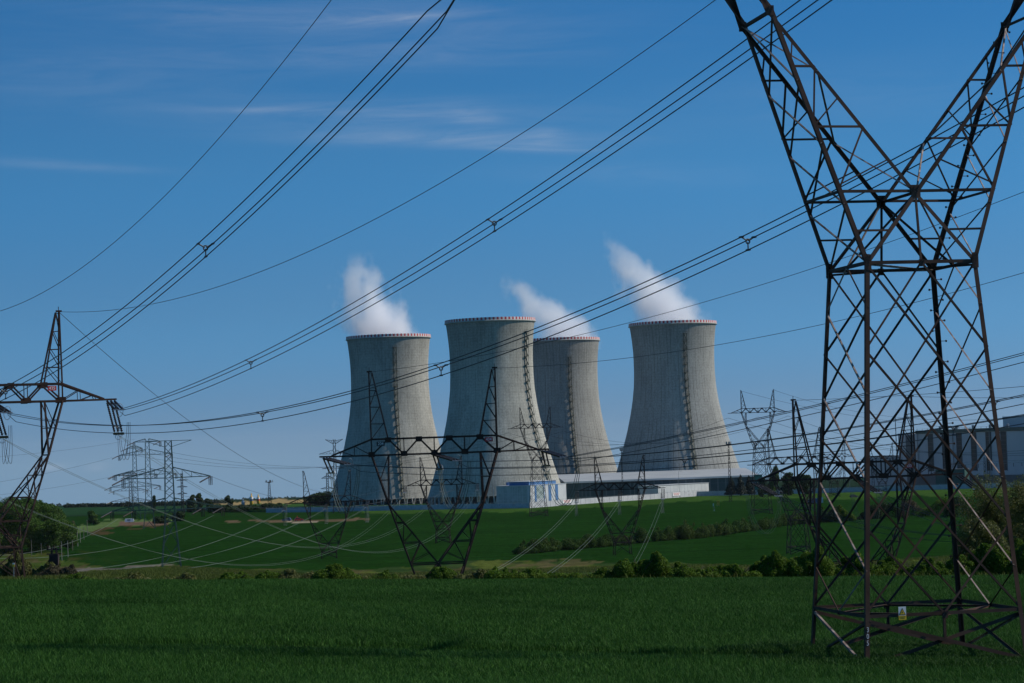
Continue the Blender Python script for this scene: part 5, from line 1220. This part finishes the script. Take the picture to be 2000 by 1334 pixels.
M['needle'] = leafmat('conifer_needle', (.006, .016, .011), (.012, .026, .016), (.01, .02, .012), .6, .05, .3)
M['bark'] = noisy('grey_brown_bark', (.06, .048, .036), (.035, .028, .022), 3, .9)
def stems(root, n, h, r, spread):
    mb = MB(); rd = random.Random(n * 17 + int(h * 100))
    for i in range(n):
        a = rd.random() * 6.28; q = spread * (.3 + .7 * rd.random()); mb.tube([(math.cos(a) * q * .15, math.sin(a) * q * .15, -.3), (math.cos(a) * q * .5, math.sin(a) * q * .5, h * .5), (math.cos(a + .3) * q, math.sin(a + .3) * q, h * (.75 + .3 * rd.random()))], [r, r * .7, r * .25], 6)
    mb.build('stem', M['bark'], root)
def bush(label, u, w_, vt, d, mt='leaf', n=7000, size=.07, vb=None, name='bush', group='bushes on the field edge', gap=.33, seed=0):
    p = gpt(u, d); root = thing(name, label, 'bush', p, 0, group); h = at(u, vt, d).z - p.z; W = w_ * d / FPX / 2
    rd = random.Random(int(u * 13 + d) + seed); lobes = []
    k = max(4, int(W * 2.2)); ph = rd.uniform(0, 6)
    env = lambda t_: (1 - abs(t_) ** 2.6) ** .5 * (.74 + .26 * math.sin(2.6 * t_ + ph))
    for i in range(k):
        t_ = (i + rd.uniform(.25, .75)) / k * 2 - 1; hh = max(.5, h * env(t_) * rd.uniform(.75, .98)); rx = max(W / k * 1.55, .6)
        lobes.append((t_ * W * .9, rd.uniform(-.4, .4) * W * .45, hh * .47, rx, max(.6, min(rx * 1.2, W * .5)), hh * .5))
    for i in range(k * 5):     # shoots and tufts that break the outline
        t_ = rd.uniform(-1, 1); hh = max(.4, h * env(t_) * rd.uniform(.72, 1.06)); r = max(.22, h * rd.uniform(.07, .15))
        lobes.append((t_ * W, rd.uniform(-.5, .5) * W * .5, hh - r, r * rd.uniform(.8, 1.5), r * 1.2, r * rd.uniform(.9, 1.5)))
    zf = h / max(l[2] + l[5] * .96 for l in lobes); lobes = [(l[0], l[1], l[2] * zf, l[3], l[4], l[5] * zf) for l in lobes]
    crown('foliage', lobes, int(n * 4.2) if size < .1 else n, size, M[mt], root, gap=gap); stems(root, 6, h * .85, .05, W * .8); return root
ED = 171.0
for args in (('rounded verge bush with a bright leafy crest, left of the mid pylon foot', 645, 118, 1101, ED + 2, 'leaf', 9000), ('low brownish scrub hugging the left side of the crested verge bush', 598, 60, 1117, ED + 2, 'leaf_olive', 3000),
             ('brownish scrub on the right side of the crested verge bush', 690, 55, 1116, ED + 3, 'leaf_olive', 3000),
             ('low flat bush on the verge below the nearest green pylon', 462, 88, 1117, ED + 3, 'leaf', 5000), ('thin low scrub left of the low flat verge bush', 350, 60, 1118, ED + 4, 'leaf_olive', 2500),
             ('low dark green clump on the verge right of the flat verge bush', 520, 70, 1115, ED + 3, 'leaf', 3500), ('low olive clump on the verge, second from the left edge pylon', 250, 80, 1118, ED + 4, 'leaf_olive', 3500), ('low green clump on the verge nearest to the left edge pylon', 150, 80, 1119, ED + 4, 'leaf', 3500), ('low scrub clump left of the brownish scrub', 560, 50, 1111, ED + 3, 'leaf_olive', 3000), ('low scrub clump right of the crested bush', 745, 60, 1114, ED + 3, 'leaf', 3000),
             ('low bush at the foot of the mid pylon, left one', 800, 60, 1122, ED + 4, 'leaf_olive', 3500), ('leafy bush at the foot of the mid pylon, right one', 866, 85, 1107, ED + 4, 'leaf', 6500), ('brown tipped bush right of the mid pylon foot', 925, 60, 1112, ED + 3, 'leaf_olive', 4000),
             ('wide low bush on the verge below the second cooling tower', 1005, 112, 1107, ED + 2, 'leaf', 7500), ('small bush left of the tall rounded verge bush', 1170, 66, 1109, ED + 2, 'leaf', 4500),
             ('tall rounded bush below the hedge pylon', 1252, 105, 1078, ED + 2, 'leaf', 10000), ('broad bush right of the tall rounded verge bush', 1348, 112, 1097, ED + 2, 'leaf', 8000), ('small bush between the broad bush and the big thicket', 1448, 74, 1101, ED + 2, 'leaf', 5000),
             ('big thicket left of the near pylon legs', 1556, 140, 1068, ED + 3, 'leaf', 13000), ('bush seen between the left legs of the near pylon', 1660, 110, 1078, ED + 5, 'leaf', 9000), ('bush seen through the middle of the near pylon', 1750, 90, 1086, ED + 4, 'leaf', 7000),
             ('lower bush seen through the right half of the near pylon', 1835, 90, 1098, ED + 3, 'leaf', 7000), ('dense dark bush behind the right leg of the near pylon', 1935, 120, 1060, ED + 4, 'leaf', 12000), ('low leafy bush filling the verge left of the small round bush', 1095, 80, 1118, ED + 3, 'leaf', 4500), ('leafy bush joining the broad bush and the small one', 1400, 80, 1104, ED + 3, 'leaf', 5000), ('leafy bush on the left flank of the big thicket', 1500, 80, 1092, ED + 3, 'leaf', 6000),
             ('leafy bush between the front leg bushes of the near pylon', 1705, 90, 1088, ED + 3, 'leaf', 6500), ('leafy bush right of the middle bush inside the near pylon', 1795, 80, 1090, ED + 3, 'leaf', 6500), ('leafy bush just left of the back leg of the near pylon', 1875, 90, 1082, ED + 3, 'leaf', 7000), ('dense bush in the corner by the right edge, tallest there', 1985, 110, 1050, ED + 3, 'leaf', 11000), ('dense bush at the right edge of the verge', 2035, 120, 1050, ED + 6, 'leaf', 9000)):
    bush(*args)
# taller loose trees at the right edge
def tree(label, u, d, vt, w_, mt, n, size, trunk=.18, name='broadleaf_tree', group=None, gap=.36, low=.25, cat='tree', lob=11, vb=None, col=False):
    p = gpt(u, d); root = thing(name, label, cat, p, 0, group); h = at(u, vt, d).z - p.z; W = w_ * d / FPX / 2; rd = random.Random(int(u * 7 + d)); lobes = []
    for i in range(lob):
        a = rd.random() * 6.28; t_ = low + (1 - low) * (i + .5) / lob; rr = W * (1 - abs(t_ - .5) ** 1.6) * .62
        lobes.append((math.cos(a) * rr * .75, math.sin(a) * rr * .75, h * t_ * .92, W * rd.uniform(.3, .5), W * rd.uniform(.3, .5), h * rd.uniform(.10, .17)))
    crown('crown', lobes, n, size, M[mt], root, shell=.4, gap=gap)
    mb = MB(); mb.tube([(0, 0, -.4), (.02 * h, 0, h * .4), (0, .02 * h, h * .86)], [trunk * 1.2, trunk * .8, trunk * .2], 8)
    for i in range(7):
        a = rd.random() * 6.28; z0 = h * rd.uniform(.2, .6); q = W * rd.uniform(.5, .85); mb.tube([(0, 0, z0), (math.cos(a) * q * .5, math.sin(a) * q * .5, z0 + h * .12), (math.cos(a) * q, math.sin(a) * q, z0 + h * .26)], [trunk * .45, trunk * .28, trunk * .08], 6)
    mb.build('trunk', M['bark'], root); return root
for args in (('big loose olive tree at the right edge, its crown crossing the turbine hall front', 1968, 150, 918, 212, 'leaf_olive', 16000), ('twiggy olive shrub tree just behind the right leg of the near pylon', 1902, 80, 985, 222, 'leaf_olive', 9000), ('leafy tree cut by the right edge of the frame', 2050, 150, 925, 205, 'leaf_olive', 12000),
             ('lower olive shrub between the right leg and the dense dark bush', 1940, 120, 1010, 195, 'leaf_olive', 11000)):
    bush(*args[:5], mt=args[5], n=args[6], size=.062, name='loose_tree', group='loose trees at the right edge', gap=.42)
# shrubs on the slope seen through the near pylon
for u, w_, vt, vb, mt, lab in ((1738, 70, 978, 1012, 'leaf_dark', 'dark shrub on the slope seen inside the near pylon, left of the blossoming one'), (1783, 60, 974, 1008, 'leaf_brown', 'greyish half bare shrub on the slope inside the near pylon'), (1830, 70, 972, 1008, 'leaf', 'green shrub on the slope right of the half bare one'), (1872, 60, 968, 1010, 'leaf_dark', 'dark shrub on the slope by the right leg of the near pylon'), (1650, 40, 985, 1018, 'leaf', 'green shrub on the slope by the front leg of the near pylon'), (1700, 50, 985, 1014, 'leaf_dark', 'low dark shrub on the slope right of the front leg'), (1622, 36, 990, 1020, 'leaf_dark', 'low dark shrub on the slope left of the front leg')):
    d = pole_d(u, vb, 560); bush(lab, u, w_, vt, d, mt, 9000, .2, name='shrub', group='shrubs on the slope', gap=.3)
# diagonal hedgerow: one planted line
hr = thing('hedgerow', 'dark green hedgerow running diagonally up the slope before the long low hall', 'hedge', gpt(1010, 761))
lobes = []; rd = random.Random(5)
hp = [(1012, 1083, 24), (1060, 1079, 26), (1110, 1074, 22), (1150, 1071, 24), (1176, 1069, 20), (1215, 1064, 16), (1240, 1062, 24), (1285, 1057, 27), (1330, 1054, 26), (1375, 1051, 26), (1420, 1045, 24), (1460, 1039, 24), (1500, 1033, 20), (1540, 1027, 22), (1580, 1022, 20), (1625, 1017, 20)]
for (u0, v0, h0), (u1, v1, h1) in zip(hp, hp[1:]):
    for k_ in range(9):
        t_ = rd.random(); u = u0 + (u1 - u0) * t_; d = pole_d(u, v0 + (v1 - v0) * t_, 560); p = gpt(u, d); hh = (h0 + (h1 - h0) * t_) * d / FPX * rd.choice((.45, .6, .8, 1.0, 1.1)) * rd.uniform(.85, 1.15); q = p - hr.location
        r = rd.uniform(.9, 2.6); lobes.append((q.x, q.y + rd.uniform(-1, 4), q.z + hh * rd.uniform(.40, .55), r, r * 1.1, hh * .5))
        if rd.random() < .35: lobes.append((q.x + rd.uniform(-1, 1), q.y + 1.5, q.z + hh * 1.05, rd.uniform(.4, .9), .8, rd.uniform(.4, 1.0)))
crown('foliage', lobes, 140000, .17, M['hedge_leaf'], hr, gap=.34)
mb = MB()
for l in lobes[::3]: mb.tube([(l[0], l[1], l[2] - l[5]), (l[0] + .2, l[1], l[2])], .1, 5)
mb.build('stem', M['bark'], hr)
# wooded knoll at the left edge (reads as one mass)
lobes = []; rd = random.Random(9)
tops = [(-140, 940), (0, 968), (40, 966), (70, 970), (100, 980), (125, 992), (140, 1006), (149, 1022)]
for i in range(190):
    u = rd.uniform(-150, 142); d = rd.uniform(900, 1090); p = gpt(u, d); vt = np.interp(u, [a for a, b_ in tops], [b_ for a, b_ in tops]); f_ = rd.random() ** .7
    zt_ = at(u, vt, d).z - p.z; r = rd.uniform(2.2, 4.6); zc = max(r * .8, (zt_ - r) * f_)
    if u > 105: r *= .75
    lobes.append((p.x, p.y, p.z + zc, r * 1.15, r * 1.15, r * .85))
tag(crown('woodland', lobes, 330000, .30, M['leaf_wood'], gap=.26), None, None, kind='stuff')
lobes = []
for i in range(46):
    u = rd.uniform(40, 150); vb = np.interp(u, [40, 80, 115, 150], [1062, 1058, 1053, 1047]); d = pole_d(u, vb, 300); p = gpt(u, d); hh = rd.uniform(14, 32) * d / FPX; lobes.append((p.x, p.y, p.z + hh * .45, rd.uniform(.9, 1.6), 1.6, hh * .55))
tag(crown('bare_scrub', lobes, 26000, .2, M['leaf_brown'], gap=.33), None, None, kind='stuff')
for u, w_, vt, d, mt, lab in ((85, 80, 1094, 330, 'leaf_olive', 'low olive shrub beside the transformer pole'), (20, 90, 1080, 330, 'leaf_olive', 'olive scrub behind the left edge pylon leg'), (120, 60, 1102, 320, 'leaf_brown', 'brown scrub right of the transformer pole'), (90, 46, 1108, 310, 'leaf_brown', 'dark brown scrub patch in front of the transformer pole')):
    bush(lab, u, w_, vt, d, mt, 16000, .09, name='shrub', group='scrub by the left edge pylon', gap=.42)
# far woods (one mass each)
def woods(name, seq, n, size, mt, rz=(4, 8)):
    lb = []; r2 = random.Random(len(seq) * 31 + n)
    for (u0, d0, vt0), (u1, d1, vt1) in zip(seq, seq[1:]):
        kk = max(3, int(abs(u1 - u0) / 5))
        for k_ in range(kk):
            t_ = (k_ + r2.random()) / kk; u = u0 + (u1 - u0) * t_; d = d0 + (d1 - d0) * t_; p = gpt(u, d); zt_ = at(u, vt0 + (vt1 - vt0) * t_ + r2.uniform(-1.5, 3), d).z; hh = max(3, zt_ - p.z); r = hh * r2.uniform(.38, .6); lb.append((p.x, p.y + r2.uniform(0, 20), p.z + hh - r, r * 1.25, r * 1.25, r)); lb.append((p.x + r, p.y + r2.uniform(0, 20), p.z + hh * .35, r * 1.3, r * 1.2, hh * .4))
    return tag(crown(name, lb, n, size, M[mt], gap=.22), None, None, kind='stuff')
woods('far_woodland', [(120, 2500, 990), (160, 2500, 990), (200, 2450, 986), (240, 2400, 982), (300, 2400, 988), (345, 2300, 984), (430, 2400, 984)], 26000, 1.3, 'leaf_far')
woods('skyline_woodland', [(-300, 7000, 981), (150, 7000, 984), (260, 6800, 985), (440, 6500, 974), (560, 6200, 971), (660, 6000, 967), (720, 6000, 965), (900, 6000, 963)], 16000, 3.2, 'leaf_far')
woods('valley_hedge', [(430, 1650, 990), (470, 1660, 988), (510, 1700, 985), (545, 1720, 984)], 16000, .6, 'leaf_dark')
woods('tower_foot_trees', [(600, 1850, 968), (625, 1850, 962), (648, 1840, 960)], 9000, .7, 'leaf_dark')
for u, vt, w_, d, lab in ((374, 966, 22, 1690, 'dark poplar like tree right of the nearest green pylon, tallest of its clump'), (391, 964, 20, 1700, 'dark pointed tree second from the left in the clump by the green pylon'), (408, 974, 20, 1680, 'dark lower tree at the right end of the clump by the green pylon'), (448, 968, 20, 1680, 'round topped tree standing alone left of the blue grey tank'), (300, 968, 12, 1800, 'small lone tree on the skyline behind the middle green pylon'), (183, 998, 30, 1400, 'pale round tree beside the far pale field'), (315, 1008, 40, 1350, 'low dark shrub tree right of the white caravan'), (348, 1000, 34, 1400, 'dark bushy tree behind the nearest green pylon legs'), (420, 985, 40, 1620, 'wide dark tree at the left end of the valley hedge')):
    tree(lab, u, d, vt, w_, 'leaf_dark' if 'pale' not in lab else 'leaf_wood', 3000, .55, .35, gap=.24, low=.12, group='trees in the left valley')
for u, vt, w_, d, mt, lab in ((1512, 912, 32, 1560, 'leaf_wood', 'pale green tree between the tall pylon and the near pylon'), (1540, 922, 40, 1570, 'leaf_dark', 'dark tree behind the beam of the pylon with plate 433, left one'), (1572, 925, 36, 1560, 'leaf_dark', 'dark tree behind the beam of the pylon with plate 433, right one'), (1490, 934, 24, 1540, 'leaf_dark', 'low dark tree at the foot of the tall right pylon')):
    tree(lab, u, d, vt, w_, mt, 4500, .5, .35, gap=.28, low=.12, group='trees by the wall')
def conifer(label, u, d, vt, w_):
    p = gpt(u, d); root = thing('conifer', label, 'tree', p, 0, 'conifers by the long hall'); h = at(u, vt, d).z - p.z; W = w_ * d / FPX / 2
    lb = []
    for i in range(16):
        t_ = i / 16; lb.append((random.uniform(-.1, .1) * W, random.uniform(-.1, .1) * W, h * (.12 + .86 * t_), W * (1.02 - t_) , W * (1.02 - t_), h * .045))
    crown('crown', lb, 5000, .42, M['needle'], root, shell=.2, gap=.2); mb = MB(); mb.tube([(0, 0, -.5), (0, 0, h * .95)], .3, 8, r1=.05); mb.build('trunk', M['bark'], root)
conifer('dark conifer against the right end of the long low hall, left one', 1429, 1600, 928, 27)
conifer('dark conifer against the right end of the long low hall, middle one', 1447, 1600, 925, 26)
conifer('dark conifer near the tall right pylon foot, right one of the group', 1464, 1605, 927, 24)
# rough grass on the verge and the bank below it
M['verge'] = leafmat('verge_grass_blade', (.06, .085, .015), (.125, .135, .032), (.045, .09, .013), .7, .25, .12, .1)
def on_verge(x, y):
    u, v = projA(x, y, gz(x, y)); ve_ = curve_v([(-300, 1070), (0, 1072), (60, 1078), (150, 1103), (230, 1111), (360, 1106), (450, 1113), (600, 1115), (800, 1111), (960, 1094), (1080, 1099), (1300, 1103), (1520, 1106), (1700, 1097), (2000, 1077), (2400, 1072)], u)
    dirt = (np.abs(v - curve_v([(80, 1118), (130, 1117), (200, 1112), (260, 1109), (330, 1106)], u)) < 5) & (u > 70) & (u < 335)
    return (v > ve_) & (vnoise(x, y, 9, 41) * .6 + vnoise(x, y, 2.5, 42) * .4 > .38) & ~dirt
tag(blades('verge_grass', 420000, 170, 640, .55, .07, M['verge'], on_verge, .24), None, None, kind='stuff')

# thin blue air between the viewer and the far things
mb = MB(); mb.box((-22000, -420, -560), (22000, 27000, 260)); hz = bpy.data.materials.new('air'); hz.use_nodes = True; t = hz.node_tree; t.nodes.clear()
o_ = nd(t, 'ShaderNodeOutputMaterial'); pv = nd(t, 'ShaderNodeVolumePrincipled'); pv.inputs['Color'].default_value = (.80, .90, 1.0, 1); pv.inputs['Density'].default_value = HAZE; pv.inputs['Anisotropy'].default_value = .0
t.links.new(pv.outputs[0], o_.inputs['Volume'])
tag(mb.build('haze', hz), None, None, kind='stuff')
